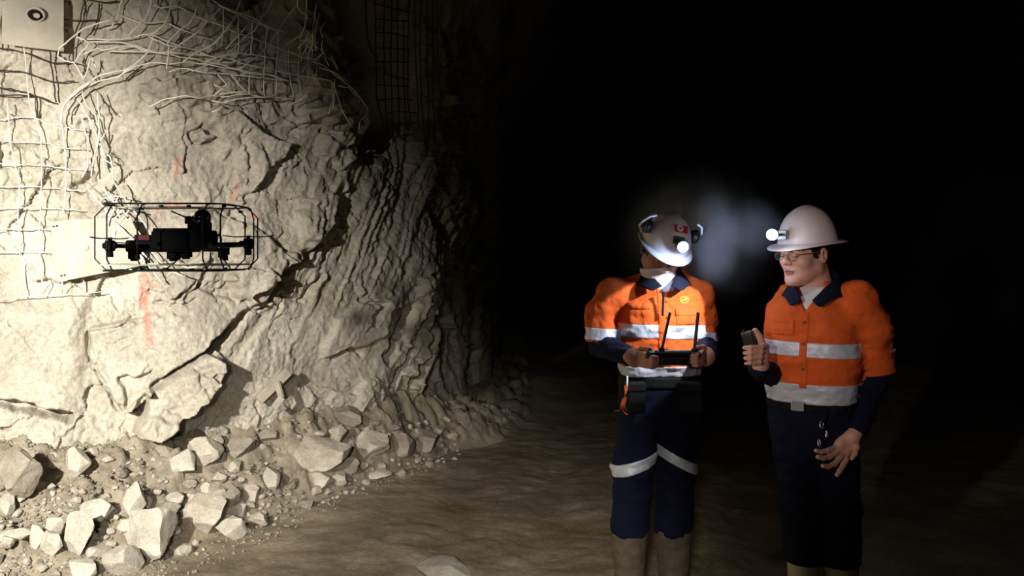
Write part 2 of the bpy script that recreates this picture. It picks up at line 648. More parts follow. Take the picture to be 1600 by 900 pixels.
fx = np.concatenate([np.linspace(-6, -3.4, 50, endpoint=False), np.arange(-3.4, 1.6, .014), np.linspace(1.6, 6.2, 90)])
fy = np.concatenate([np.linspace(-3, 2.6, 40, endpoint=False), np.arange(2.6, 8.0, .015), np.linspace(8, 27, 120)])
FX, FY = np.meshgrid(fx, fy)
FZ = ground_z(FX, FY)
fr, fc = FX.shape
idx = np.arange(fr * fc).reshape(fr, fc)
floor = mesh_obj('floor', np.stack([FX, FY, FZ], -1).reshape(-1, 3), np.stack([idx[:-1, :-1], idx[:-1, 1:], idx[1:, 1:], idx[1:, :-1]], -1).reshape(-1, 4), M['ground'])
_bk = floor.data.attributes.new('bank', 'FLOAT', 'POINT')
_sd = poly_sd(FX, FY, _foot_poly)
_bk.data.foreach_set('value', 1 - sstep(-.12, .18, _sd + .12 * fbm(FX * 3, FY * 3, oct=3, seed=143)).ravel().astype(np.float32))
structure(floor, 'muddy brown tunnel floor rising into a dusty bank at the wall')


def rough_sheet(name, f, nu, nv, amp, seed, mat):
    u, v = np.meshgrid(np.linspace(0, 1, nu), np.linspace(0, 1, nv))
    P = f(u, v)
    n = np.cross(np.gradient(P, axis=1), np.gradient(P, axis=0))
    n /= np.linalg.norm(n, axis=-1)[..., None] + 1e-9
    d = facets(u * 26, v * 6, 1.0, amp, .4 * amp, seed) + amp * fbm(u * 40, v * 9, oct=3, seed=seed)
    P = P + n * d[..., None]
    idx = np.arange(nu * nv).reshape(nv, nu)
    return mesh_obj(name, P.reshape(-1, 3), np.stack([idx[:-1, :-1], idx[:-1, 1:], idx[1:, 1:], idx[1:, :-1]], -1).reshape(-1, 4), mat)


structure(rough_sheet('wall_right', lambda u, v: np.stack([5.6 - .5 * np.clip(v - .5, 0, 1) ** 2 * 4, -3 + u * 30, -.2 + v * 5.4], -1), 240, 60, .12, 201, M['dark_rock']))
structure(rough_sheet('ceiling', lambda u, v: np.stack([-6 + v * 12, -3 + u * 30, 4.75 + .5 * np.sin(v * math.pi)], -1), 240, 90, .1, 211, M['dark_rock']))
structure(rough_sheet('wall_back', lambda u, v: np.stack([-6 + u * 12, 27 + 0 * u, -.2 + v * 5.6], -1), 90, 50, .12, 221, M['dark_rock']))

# ================================================================== implicit surfaces for bodies and cloth
def polygonize(f, lo, hi, h):
    """surface nets over f (distance-like, negative inside); evaluates only near the surface"""
    B = 8
    lo = np.array(lo, float)
    n = np.ceil((np.array(hi, float) - lo) / (h * B)).astype(int) * B + 1
    nb = (n - 1) // B
    cx, cy, cz = [lo[i] + (np.arange(nb[i]) + .5) * B * h for i in range(3)]
    C = np.stack(np.meshgrid(cx, cy, cz, indexing='ij'), -1).reshape(-1, 3)
    dc = f(C)
    keep = np.abs(dc) < B * h * 1.9
    G = np.where(dc < 0, -1.0, 1.0).reshape(nb)
    A = np.ones(n, np.float32)
    A[:-1, :-1, :-1] = np.kron(G, np.ones((B, B, B), np.float32))
    o = np.stack(np.meshgrid(*[np.arange(B + 1)] * 3, indexing='ij'), -1).reshape(-1, 3)
    ids = np.stack(np.unravel_index(np.nonzero(keep)[0], nb), -1) * B
    for k in range(0, len(ids), 400):
        g = (ids[k:k + 400, None, :] + o[None]).reshape(-1, 3)
        A[g[:, 0], g[:, 1], g[:, 2]] = f(lo + g * h)
    s = A < 0
    cell = np.zeros(tuple(n - 1), np.int8)
    for dx in (0, 1):
        for dy in (0, 1):
            for dz in (0, 1):
                cell += s[dx:n[0] - 1 + dx, dy:n[1] - 1 + dy, dz:n[2] - 1 + dz]
    act = np.stack(np.nonzero((cell > 0) & (cell < 8)), -1)
    vid = np.full(tuple(n - 1), -1, np.int64)
    vid[act[:, 0], act[:, 1], act[:, 2]] = np.arange(len(act))
    cor = [(0, 0, 0), (1, 0, 0), (0, 1, 0), (1, 1, 0), (0, 0, 1), (1, 0, 1), (0, 1, 1), (1, 1, 1)]
    val = np.stack([A[act[:, 0] + c[0], act[:, 1] + c[1], act[:, 2] + c[2]] for c in cor], -1).astype(float)
    acc, cnt = np.zeros((len(act), 3)), np.zeros(len(act))
    for a in range(8):
        for b in range(a + 1, 8):
            if sum(abs(cor[a][i] - cor[b][i]) for i in range(3)) != 1:
                continue
            va, vb = val[:, a], val[:, b]
            m = (va < 0) != (vb < 0)
            t = np.where(m, va / np.where(m, va - vb, 1), 0)
            p = np.array(cor[a]) + t[:, None] * (np.array(cor[b]) - np.array(cor[a]))
            acc += np.where(m[:, None], p, 0)
            cnt += m
    verts = lo + (act + acc / cnt[:, None]) * h
    faces = []
    for ax in range(3):
        u, v = (ax + 1) % 3, (ax + 2) % 3
        sl0 = [slice(1, n[i] - 1) for i in range(3)]
        sl1 = list(sl0)
        sl0[ax] = slice(0, n[ax] - 1)
        sl1[ax] = slice(1, n[ax])
        a, b = s[tuple(sl0)], s[tuple(sl1)]
        e = np.stack(np.nonzero(a != b), -1)
        off = np.ones(3, int)
        off[ax] = 0
        e = e + off
        ins = s[e[:, 0], e[:, 1], e[:, 2]]
        du, dv = np.zeros(3, int), np.zeros(3, int)
        du[u], dv[v] = 1, 1
        q = [vid[tuple((e - du - dv).T)], vid[tuple((e - dv).T)], vid[tuple(e.T)], vid[tuple((e - du).T)]]
        Q = np.stack(q, -1)
        Q[~ins] = Q[~ins][:, ::-1]
        faces.append(Q)
    F = np.concatenate(faces)
    return verts, F[(F >= 0).all(1)]


def smin(a, b, k):
    h = np.clip(.5 + .5 * (b - a) / k, 0, 1)
    return b + (a - b) * h - k * h * (1 - h)


def smax(a, b, k):
    return -smin(-a, -b, k)


def rcone(P, a, b, ra, rb):
    a, b = np.array(a, float), np.array(b, float)
    ba = b - a
    h = np.clip(((P - a) @ ba) / (ba @ ba), 0, 1)
    return np.linalg.norm(P - a - h[:, None] * ba, axis=1) - (ra + (rb - ra) * h)


def chain(P, pts, rad, k=.012):
    d = None
    for i in range(len(pts) - 1):
        e = rcone(P, pts[i], pts[i + 1], rad[i], rad[i + 1])
        d = e if d is None else smin(d, e, k)
    return d


def ell(P, c, r, R=None):
    Q = P - np.array(c, float)
    if R is not None:
        Q = Q @ R
    r = np.array(r, float)
    k0 = np.linalg.norm(Q / r, axis=1)
    k1 = np.linalg.norm(Q / r ** 2, axis=1)
    return k0 * (k0 - 1) / np.maximum(k1, 1e-9)


def loft(P, secs, yaw=0.0, e=2.4):
    """stack of super-ellipses: (z, cx, cy, half width, half depth), turned by yaw about z"""
    S_ = np.array(secs, float)
    z = P[:, 2]
    cx, cy, a, b = [np.interp(z, S_[:, 0], S_[:, i]) for i in (1, 2, 3, 4)]
    c, s = math.cos(yaw), math.sin(yaw)
    x, y = P[:, 0] - cx, P[:, 1] - cy
    u, v = np.abs(c * x + s * y), np.abs(-s * x + c * y)
    rho = ((u / a) ** e + (v / b) ** e) ** (1 / e)
    g = np.sqrt((u / a ** 2) ** 2 + (v / b ** 2) ** 2) / np.maximum(np.sqrt((u / a) ** 2 + (v / b) ** 2), 1e-6)
    d = (rho - 1) / np.maximum(g, 1e-6)
    d = np.where(rho < .05, -np.minimum(a, b), d)
    return smax(d, np.maximum(S_[0, 0] - z, z - S_[-1, 0]), .02)


def rbox(P, c, half, R=None, r=.01):
    Q = P - np.array(c, float)
    if R is not None:
        Q = Q @ R
    q = np.abs(Q) - np.array(half, float) + r
    return np.linalg.norm(np.maximum(q, 0), axis=1) + np.minimum(q.max(1), 0) - r


def rotm(rx=0, ry=0, rz=0):
    return np.array(Euler((rx, ry, rz)).to_matrix())


def sdf_obj(name, f, lo, hi, h, mat, parent):
    v, F = polygonize(f, lo, hi, h)
    return mesh_obj(name, v, F, mat, parent, True)


def head_sdf(P, c, R, s=1.0):
    """a face looking along local -y; R has the head's axes as columns"""
    Q = (P - np.array(c)) @ R / s
    A = Q.copy()
    A[:, 0] = np.abs(A[:, 0])
    d = ell(Q, (0, .018, .035), (.076, .096, .088))
    d = smin(d, ell(Q, (0, -.036, -.030), (.061, .056, .082)), .03)
    d = smin(d, rcone(A, (.046, .004, -.055), (.014, -.066, -.094), .024, .021), .03)
    d = smin(d, ell(A, (.040, -.058, -.022), (.025, .024, .024)), .02)
    d = smin(d, rcone(A, (0, -.082, .022), (.040, -.074, .022), .012, .012), .018)
    d = smax(d, -ell(A, (.032, -.099, .003), (.019, .018, .011)), .012)
    d = smin(d, ell(A, (.031, -.0795, .002), (.0135, .0125, .0115)), .004)
    d = smin(d, rcone(Q, (0, -.088, .014), (0, -.110, -.022), .008, .0115), .010)
    d = smin(d, ell(A, (.011, -.100, -.027), (.0085, .010, .008)), .006)
    d = smin(d, ell(Q, (0, -.078, -.096), (.024, .018, .018)), .018)
    d = smin(d, ell(Q, (0, -.089, -.0545), (.024, .0105, .0060)), .006)
    d = smin(d, ell(Q, (0, -.088, -.0665), (.020, .0110, .0068)), .006)
    d = smax(d, -ell(Q, (0, -.102, -.0605), (.023, .008, .0016)), .004)
    ear = smax(ell(A, (.077, .014, -.004), (.011, .020, .031), rotm(0, 0, .25)), -ell(A, (.087, .010, -.002), (.008, .010, .018)), .006)
    d = smin(d, ear, .006)
    return d * s


def fingers(P, chains, k=.006):
    """each finger is its own chain of joints"""
    d = None
    for pts, r in chains:
        n = len(pts)
        rad = [r * t for t in np.linspace(1.0, .78, n)]
        e = chain(P, pts, rad, .004)
        d = e if d is None else smin(d, e, .0035)
    return d


def helmet_geo(a=.118, lf=.150, lb=.150, H=.140, brim=(.052, .022, .034), ridge=.006, drop=.012):
    """hard hat shell about the origin of its rim plane, front along -y: brim = widths at front, sides, back"""
    prof = [(0.0, 1.0), (.16, .992), (.32, .955), (.48, .885), (.62, .79), (.74, .68), (.84, .55), (.91, .42), (.955, .29), (.985, .17), (1.0, .075), (1.015, .055), (1.05, .050)]
    N = 64
    rings = []

    def ring(fr, fz, ext, inner, zoff):
        out = []
        for k in range(N):
            t = 2 * math.pi * k / N
            cx_, cy_ = math.sin(t), -math.cos(t)
            L = lf if cy_ < 0 else lb
            w = max(0, -cy_) ** 2.2
            wb = max(0, cy_) ** 2.2
            e = (brim[0] * w + brim[2] * wb + brim[1] * (1 - w - wb)) * ext
            x = cx_ * (a * fr + e - inner)
            y = cy_ * (L * fr + e - inner)
            z = fz * H + zoff
            if fz > .2:
                z += ridge * math.exp(-(x / .020) ** 2) * min(1, (fz - .2) * 3)
                z += .45 * ridge * (math.exp(-((abs(x) - .055) / .012) ** 2)) * min(1, (fz - .2) * 3)
            z -= drop * ext * (w + .8 * wb)
            out.append((x, y, z))
        return out
    for fr, fz in prof:
        rings.append(ring(fr, fz, 0, 0, 0))
    rings.append(ring(1.05, .045, .5, 0, 0))
    rings.append(ring(1.05, .030, .95, 0, 0))
    rings.append(ring(1.05, .012, 1.0, 0, 0))
    rings.append(ring(1.05, .005, .95, 0, 0))
    rings.append(ring(1.05, .012, .3, 0, 0))
    for fr, fz in reversed(prof[:-2]):
        rings.append(ring(fr, fz, 0, .006 * min(1, fr * 2), -.007))
    V_ = [p for r in rings for p in r]
    F_ = []
    for i in range(len(rings) - 1):
        for k in range(N):
            j = (k + 1) % N
            F_.append((i * N + k, (i + 1) * N + k, (i + 1) * N + j, i * N + j))
    return V_, F_


def xf(geo, m):
    return [tuple(m @ Vector(v)) for v in geo[0]], geo[1]


def bm_geo(fn):
    bm = bmesh.new()
    fn(bm)
    bmesh.ops.recalc_face_normals(bm, faces=bm.faces)
    bm.verts.ensure_lookup_table()
    g = [tuple(v.co) for v in bm.verts], [tuple(v.index for v in f.verts) for f in bm.faces]
    bm.free()
    return g


def frame4(c, R):
    m = Matrix(R.tolist()).to_4x4()
    m.translation = Vector(c)
    return m


M['skin'] = simple('skin', lin(220, 166, 144), .55, var=.06, scale=40, bump=.15, bscale=300)
M['skin_dark'] = simple('tanned_skin', lin(176, 124, 98), .6, var=.08, scale=40, bump=.15, bscale=300)
M['lips'] = simple('lips', lin(160, 92, 82), .5, var=.05)
M['hair'] = simple('black_hair', lin(28, 20, 17), .55, var=.4, scale=150, bump=.6, bscale=400)
M['orange'] = simple('orange_cloth', lin(218, 94, 38), .85, var=.06, scale=60, bump=.25, bscale=700, spec=.2)
M['navy'] = simple('navy_cloth', lin(12, 16, 38), .9, var=.15, scale=40, bump=.25, bscale=600, spec=.2)
M['collar'] = simple('dark_navy_cloth', lin(24, 26, 44), .9, var=.15, scale=40, spec=.15)
M['white_cloth'] = simple('white_cloth', lin(226, 222, 226), .9, var=.04, scale=40, bump=.2, bscale=500, spec=.2)
M['silver'] = simple('reflective_tape', lin(202, 205, 216), .5, .2, var=.06, scale=120, bump=.1, bscale=900)
M['hat_white'] = simple('white_helmet_shell', lin(226, 212, 212), .38, var=.03, scale=12, spec=.45)
M['black'] = simple('black_plastic', lin(18, 18, 20), .45, var=.2, scale=60)
M['black_matte'] = simple('black_webbing', lin(11, 11, 13), .8, var=.25, scale=90, spec=.25)
M['metal'] = simple('bright_steel', lin(190, 190, 192), .3, 1.0, var=.1)
M['boot'] = simple('muddy_rubber_boot', lin(88, 77, 62), .8, var=.25, scale=25, bump=.3, bscale=120)
M['boot_pale'] = simple('pale_rubber_boot', lin(205, 196, 164), .7, var=.12, scale=25)
M['gold'] = simple('gold_thread', lin(222, 172, 52), .6, .2, var=.1)
M['grey_thread'] = simple('grey_thread', lin(110, 96, 72), .8, var=.1)
M['red'] = simple('red_label', lin(190, 34, 32), .5, var=.05)
M['hi_orange'] = simple('orange_ribbon', lin(255, 120, 40), .8, var=.1, scale=90)
_g = NT('clear_lens_glass')
_g.b.inputs['Base Color'].default_value = (.9, .92, .95, 1)
_g.b.inputs['Alpha'].default_value = .02
_g.b.inputs['Roughness'].default_value = .08
M['lens'] = _g.m
_g = NT('lamp_lens_lit')
_g.b.inputs['Base Color'].default_value = (1, 1, 1, 1)
_g.b.inputs['Emission Color'].default_value = (.86, .95, 1, 1)
_g.b.inputs['Emission Strength'].default_value = 14
M['lit'] = _g.m
_g = NT('controller_screen_lit')
_g.b.inputs['Base Color'].default_value = (.02, .02, .02, 1)
_g.b.inputs['Emission Color'].default_value = (.35, .5, .8, 1)
_g.b.inputs['Emission Strength'].default_value = .6
M['screen'] = _g.m

# ================================================================== THE TWO WORKERS
def projector(X0, Y0, z0):
    def pl(px, py, dy=0.0):
        p = at(px, py, Y0 + dy)
        return np.array([p.x - X0, dy, p.z - z0])
    return pl


def cloth_noise(P, amp, sx, sy, sz, seed):
    return amp * fbm(P[:, 0] / sx, P[:, 1] / sy, P[:, 2] / sz, oct=3, seed=seed)


def hand_sdf(P, palm, chains, wrist, k=.010):
    """palm: list of (centre, radii, R); chains: finger joint lists with a base radius; wrist: chain into the forearm"""
    d = None
    for c, r, R in palm:
        e = ell(P, c, r, R)
        d = e if d is None else smin(d, e, .012)
    for p0, p1, r0, r1 in wrist:
        d = smin(d, rcone(P, p0, p1, r0, r1), .018)
    return smin(d, fingers(P, chains), k)


def grow_band(f, z0, z1, slope=0.0, off=.0025, xr=0.0):
    def g(P):
        z = P[:, 2] - slope * (P[:, 0] - xr)
        return smax(f(P) - off, np.maximum(z0 - z, z - z1), .002)
    return g


# ---------------------------------------------------------------- worker facing the camera with the controller
def build_operator():
    X0, Y0 = .656, 3.71
    z0 = float(ground_z(X0, Y0))
    pl = projector(X0, Y0, z0)
    root = empty('person', (X0, Y0, z0), 'person in orange and navy workwear, head bowed under lit white helmet, holding a controller', 'person', 'the two mine workers')
    Rh = rotm(0, .20, 0) @ rotm(0, 0, .20) @ rotm(.50, 0, 0)
    rim = pl(1039, 382, -.08)
    hc = rim + Rh @ np.array([0, .006, -.042])
    neck0, neck1 = pl(1034, 452, .02), hc + Rh @ np.array([0, .03, -.05])
    tors = [(1.055, 0, 0, .178, .130), (1.15, 0, -.004, .186, .140), (1.27, 0, -.006, .190, .140), (1.38, 0, 0, .185, .126), (1.45, .005, .008, .150, .100), (1.52, .008, .015, .075, .070)]
    shR, shL = [pl(1004, 441, .01), pl(962, 460, .0)], [pl(1066, 441, .01), pl(1090, 460, .0)]
    armR = [pl(957, 460, 0), pl(941, 496, .01), pl(940, 536, -.02)]
    armL = [pl(1091, 461, 0), pl(1097, 498, .01), pl(1099, 538, -.02)]
    foreR, foreL = [pl(941, 540, -.03), pl(984, 557, -.235)], [pl(1100, 540, -.03), pl(1106, 556, -.235)]

    # one continuous body: head, neck, trunk, arms and hands, legs
    hipR, kneeR, ankR = pl(1003, 612), pl(990, 728, -.02), pl(983, 925, .02)
    hipL, kneeL, ankL = pl(1062, 612), pl(1056, 728, .03), pl(1052, 925, .08)

    def mir(px):
        return 2100 - px
    chR, chL = [], []
    for i in range(4):
        L = (1.0, 1.05, 1.0, .85)[i]
        chR.append(([pl(999, 551 + 6.5 * i, -.315), pl(1010, 555 + 6 * i, -.375), pl(1010 + 10 * L, 558 + 5.5 * i, -.412), pl(1010 + 17 * L, 558 + 5.2 * i, -.405)], .0092 * (1, 1.03, 1, .88)[i]))
        chL.append(([pl(mir(1002), 547 + 6.5 * i, -.315), pl(mir(1005), 552 + 6 * i, -.37), pl(mir(1005 + 7 * L), 555 + 5.5 * i, -.41), pl(mir(1005 + 14 * L), 556 + 5.2 * i, -.405)], .0092 * (1, 1.03, 1, .88)[i]))
    chR.append(([pl(990, 553, -.275), pl(1003, 545, -.315), pl(1015, 546, -.345), pl(1023, 552, -.352)], .0112))
    chL.append(([pl(1106, 550, -.275), pl(1099, 542, -.315), pl(1090, 543, -.345), pl(1083, 548, -.352)], .0112))

    def body(P):
        d = head_sdf(P, hc, Rh, 1.0)
        d = smin(d, rcone(P, neck0, neck1, .062, .055), .025)
        t = loft(P, [(z, cx, cy, a - .022, b - .022) for z, cx, cy, a, b in tors])
        t = smin(t, loft(P, [(.93, 0, 0, .13, .09), (.98, 0, 0, .14, .10), (1.1, 0, 0, .145, .10)]), .02)
        d = smin(d, t, .03)
        for a_ in (armR, armL):
            d = smin(d, chain(P, a_, [.052, .048, .042], .02), .02)
        d = smin(d, chain(P, [armR[2], foreR[0], foreR[1]], [.042, .042, .028]), .015)
        d = smin(d, chain(P, [armL[2], foreL[0], foreL[1]], [.042, .042, .028]), .015)
        for h_, k_, a_ in ((hipR, kneeR, ankR), (hipL, kneeL, ankL)):
            d = smin(d, chain(P, [h_, k_, a_], [.085, .055, .042]), .03)
        d = smin(d, hand_sdf(P, [(pl(992, 559, -.285), (.038, .040, .040), None)], chR, [(foreR[1], pl(990, 558, -.275), .029, .032)]), .012)
        d = smin(d, hand_sdf(P, [(pl(1104, 557, -.285), (.030, .040, .040), None)], chL, [(foreL[1], pl(1104, 557, -.275), .029, .032)]), .012)
        return d
    sdf_obj('body', body, (-.45, -.5, .02), (.45, .28, 1.85), .0042, M['skin_dark'], root)

    # scarf pulled up over the chin
    def scarf(P):
        Q = (P - hc) @ Rh
        d = smin(head_sdf(P, hc, Rh, 1.0), rcone(P, neck0 + np.array([.0, -.05, 0]), hc + Rh @ np.array([0, -.02, -.075]), .070, .060), .03) - .007
        d = d + cloth_noise(P, .003, .03, .03, .012, 15)
        return smax(smax(d, P[:, 2] - pl(1030, 418, -.13)[2] - .06 * P[:, 0], .004), pl(1030, 458, -.1)[2] - P[:, 2], .01)
    sdf_obj('neck_scarf', scarf, (-.15, -.28, 1.38), (.2, .16, 1.75), .0045, M['white_cloth'], root)

    def hair(P):
        Q = (P - hc) @ Rh
        line = (np.interp(Q[:, 1], [-.12, -.05, -.03, .0, .03, .044, .12], [.08, .06, -.02, -.02, .0, -.07, -.075]) - Q[:, 2]) * .5
        return np.maximum(head_sdf(P, hc, Rh, 1.0) - .006, line)
    sdf_obj('hair', hair, hc - .16, hc + .17, .0045, M['hair'], root)  # hair added to darken the sides of the face, where shade falls
    vz = pl(1033, 452, -.1)[2]

    def vee(P):
        """the open collar: negative inside the wedge"""
        x = P[:, 0] - .004
        return np.maximum(np.abs(x) - .010 - .85 * np.clip(P[:, 2] - vz, -.02, 1), P[:, 1] + .02) * .75

    def shirt0(P):
        d = loft(P, tors)
        for s_ in (shR, shL):
            d = smin(d, rcone(P, s_[0], s_[1], .045, .070), .04)
        d = smin(d, chain(P, armR, [.074, .073, .066], .03), .035)
        d = smin(d, chain(P, armL, [.066, .066, .062], .03), .035)
        w = cloth_noise(P, .0075, .11, .11, .06, 21) + cloth_noise(P, .0035, .035, .035, .05, 22)
        return d + w

    def shirt(P):
        d = smax(shirt0(P), -vee(P), .008)
        arm = np.minimum(P[:, 0] + .185, .185 - P[:, 0])      # sleeves end above the elbow, the body at the hips
        zc = np.where(np.abs(P[:, 0]) > .192, pl(1000, 533, -.01)[2], 1.068)
        return smax(d, (zc - P[:, 2]) * .8, .004)
    sh = sdf_obj('shirt', shirt, (-.42, -.22, 1.03), (.42, .24, 1.58), .0052, M['orange'], root)

    body_only = lambda P: np.maximum(shirt(P), np.abs(P[:, 0]) - .188)
    sdf_obj('reflective_band', grow_band(body_only, pl(1030, 530, -.14)[2], pl(1030, 508, -.14)[2], -.03), (-.22, -.22, 1.18), (.22, .2, 1.34), .004, M['silver'], sh)
    sdf_obj('reflective_band', grow_band(body_only, 1.070, 1.116, .02), (-.22, -.22, 1.04), (.22, .2, 1.16), .004, M['silver'], sh)
    sdf_obj('reflective_cuff', grow_band(lambda P: np.maximum(shirt(P), P[:, 0] + .180), pl(940, 532, -.05)[2], pl(940, 513, -.05)[2], -.05, .003, -.25), (-.40, -.16, 1.17), (-.16, .16, 1.34), .004, M['silver'], sh)
    sdf_obj('reflective_cuff', grow_band(lambda P: np.maximum(shirt(P), .180 - P[:, 0]), pl(1110, 534, -.05)[2], pl(1110, 519, -.05)[2], -.12, .003, .22), (.16, -.16, 1.17), (.40, .16, 1.34), .004, M['silver'], sh)

    def patch(rect, off, hh=.003):
        """a raised piece of cloth on the chest: rect in picture-plane corners"""
        a, b = pl(rect[0], rect[1], -.13), pl(rect[2], rect[3], -.13)

        def g(P):
            q = np.maximum(np.abs(P[:, 0] - (a[0] + b[0]) / 2) - abs(b[0] - a[0]) / 2, np.abs(P[:, 2] - (a[2] + b[2]) / 2) - abs(a[2] - b[2]) / 2)
            return np.maximum(smax(shirt(P) - off, q, .003), P[:, 1] + .03)
        return g, (min(a[0], b[0]) - .02, -.24, min(a[2], b[2]) - .02), (max(a[0], b[0]) + .02, -.01, max(a[2], b[2]) + .02)
    for nm, rect, off, mat in (('button_placket', (1028, 452, 1039, 572), .0035, 'orange'), ('pocket', (1056, 486, 1088, 507), .004, 'orange'), ('pocket_flap', (1055, 483, 1089, 493), .008, 'orange'),
                               ('pocket', (984, 476, 1016, 507), .004, 'orange'), ('pocket_flap', (983, 473, 1017, 483), .008, 'orange'),
                               ('stitched_line', (1056, 475.5, 1079, 476.6), .003, 'grey_thread'), ('stitched_line', (1070, 478.3, 1080, 479.2), .003, 'grey_thread')):
        g, lo, hi = patch(rect, off)
        sdf_obj(nm, g, lo, hi, .0022 if 'stitch' not in nm else .0011, M[mat], sh)
    ec = pl(1071, 469, -.13)

    def emblem(P):
        x, z = P[:, 0] - ec[0], P[:, 2] - ec[2]
        r = np.hypot(x / .0225, z / .0145)
        ring = np.abs(r - .86) - .14
        sw = np.maximum(np.abs(z - .5 * x + .35 * np.sign(x) * .006) - .0035, r - .7)
        sw = np.minimum(sw, np.maximum(np.hypot(x - .006, z - .002) - .006, 0 * x - 1))
        return np.maximum(np.maximum(shirt(P) - .003, np.minimum(ring * .012, sw)), P[:, 1] + .03)
    sdf_obj('chest_emblem', emblem, (ec[0] - .035, -.24, ec[2] - .03), (ec[0] + .035, -.02, ec[2] + .03), .0013, M['gold'], sh)
    for py in (468, 492, 538):
        p = pl(1034, py, 0)
        yy = np.linspace(-.25, -.05, 80)
        k = np.nonzero(shirt(np.stack([np.full(80, p[0]), yy, np.full(80, p[2])], -1)) < 0)[0][0]
        bm = bmesh.new()
        cyl(bm, .006, .006, .004, T4(p[0], yy[k] - .004, p[2], math.pi / 2), 16, .001)
        bm_obj('button', bm, M['orange'], sh)

    # collar: a sloping ring, open at the throat
    def collar(P):
        zt, zb = pl(1034, 417, 0)[2], pl(1034, 446, -.1)[2]
        t = np.clip((zt - P[:, 2]) / (zt - zb), -.2, 1.4)
        cx, cy = .012, .012 - .028 * t
        a, b = .074 + .048 * t, .078 + .062 * t
        rho = np.sqrt(((P[:, 0] - cx) / a) ** 2 + ((P[:, 1] - cy) / b) ** 2)
        d = np.abs((rho - 1) * .085) - .0045
        x = P[:, 0] - .004
        low = zb - .020 * np.exp(-((np.abs(x) - .062) / .03) ** 2) * (P[:, 1] < 0)
        d = smax(d, np.maximum(P[:, 2] - zt, low - P[:, 2]), .003)
        return smax(d, -np.maximum(np.abs(x) - .008 - .80 * (P[:, 2] - zb + .012), P[:, 1]), .003)
    sdf_obj('collar', collar, (-.18, -.22, 1.36), (.22, .2, 1.6), .0036, M['collar'], sh)

    # navy sleeves below the orange ones
    for a_, f_, sd in ((armR, foreR, 1), (armL, foreL, 2)):
        e1 = f_[0] + .92 * (f_[1] - f_[0])

        def slv(P, a_=a_, f_=f_, e1=e1, sd=sd):
            d = chain(P, [a_[1] * .4 + a_[2] * .6, a_[2], f_[0], e1], [.052, .056, .055, .040], .02)
            return d + cloth_noise(P, .006, .05, .05, .03, 30 + sd)
        lo = np.minimum(np.minimum(a_[2], a_[1]), e1) - .1
        hi = np.maximum(np.maximum(a_[2], a_[1]), e1) + .1
        sdf_obj('navy_sleeve', slv, lo, hi, .0052, M['navy'], root)

    # trousers with a slanted band at each knee, belt and pouches
    legR = [hipR, kneeR, pl(984, 822, .0)]
    legL = [hipL, kneeL, pl(1052, 822, .05)]

    def leg(P, L, k):
        d = chain(P, L, [.098, .088, .086], .03)
        return d + cloth_noise(P, .007, .08, .08, .045, k)

    def trousers(P):
        d = loft(P, [(.83, 0, 0, .135, .095), (.90, 0, 0, .160, .112), (1.0, 0, 0, .172, .125), (1.09, 0, 0, .168, .125)])
        d = smin(d, np.minimum(leg(P, legR, 41), leg(P, legL, 42)), .03)
        return smax(d, P[:, 2] - 1.085, .01)
    tr = sdf_obj('trousers', trousers, (-.32, -.24, .26), (.32, .28, 1.12), .0062, M['navy'], root)
    sdf_obj('reflective_band', grow_band(lambda P: leg(P, legR, 41), pl(992, 738, -.09)[2], pl(992, 718, -.09)[2], .33, .0025, -.105), (-.25, -.2, .5), (.02, .16, .82), .0045, M['silver'], tr)
    zb = pl(1056, 728, -.06)[2]
    sdf_obj('reflective_band', grow_band(lambda P: np.maximum(leg(P, legL, 42), -.012 - P[:, 0]), zb - .006, zb + .044, -.52, .0025, .075), (-.03, -.2, .5), (.2, .2, .85), .0045, M['silver'], tr)
    sdf_obj('belt', lambda P: smax(trousers(P) - .008, np.abs(P[:, 2] - 1.045) - .024, .003), (-.24, -.2, .99), (.24, .2, 1.1), .005, M['black_matte'], root)
    for i, (x, w) in enumerate(((-.13, .05), (.11, .06))):
        bm = bmesh.new()
        bx(bm, (w * 1.7, .05, .13), T4(x, -.150, .985, 0, 0, -.12 if i else .12), .012, 3)
        bx(bm, (w * 1.75, .055, .04), T4(x, -.152, 1.035, 0, 0, -.12 if i else .12), .008, 2)
        bm_obj('belt_pouch', bm, M['black_matte'], root, False)
    for L, ank, sd in ((legR, ankR, 51), (legL, ankL, 52)):
        def boot(P, L=L, ank=ank, sd=sd):
            top = L[2] + np.array([0, 0, .0])
            d = chain(P, [top + np.array([0, 0, .0]), ank + np.array([0, 0, .06])], [.086, .066], .02)
            toe = rcone(P, ank + np.array([0, .03, .03]), ank + np.array([0, -.17, .025]), .05, .048)
            d = smin(d, toe, .03)
            d = d + cloth_noise(P, .004, .06, .06, .05, sd)
            zt = pl(984, 829, 0)[2]
            gz = float(np.mean(ground_z(X0 + ank[0], Y0 + ank[1] - .05))) - z0
            return smax(smax(d, P[:, 2] - zt, .006), gz - P[:, 2], .004)
        b = sdf_obj('boot', boot, np.minimum(L[2], ank) - np.array([.14, .27, .12]), np.maximum(L[2], ank) + np.array([.14, .16, .05]), .006, M['boot'], root)

    # helmet with lamp, red badge and folded ear guards
    hm = frame4(rim, Rh)
    g = xf(helmet_geo(a=.106, lf=.128, lb=.128, H=.142, brim=(.030, .010, .014), ridge=.007), hm)
    hat = mesh_obj('hard_hat', g[0], g[1], M['hat_white'], root, True)
    hat['label'] = 'white hard hat with red badge and lit lamp'

    def on(fn, name, mat, par=hat, smooth=False):
        bm = bmesh.new()
        fn(bm)
        bmesh.ops.transform(bm, matrix=hm, verts=bm.verts)
        return bm_obj(name, bm, mat, par, smooth)
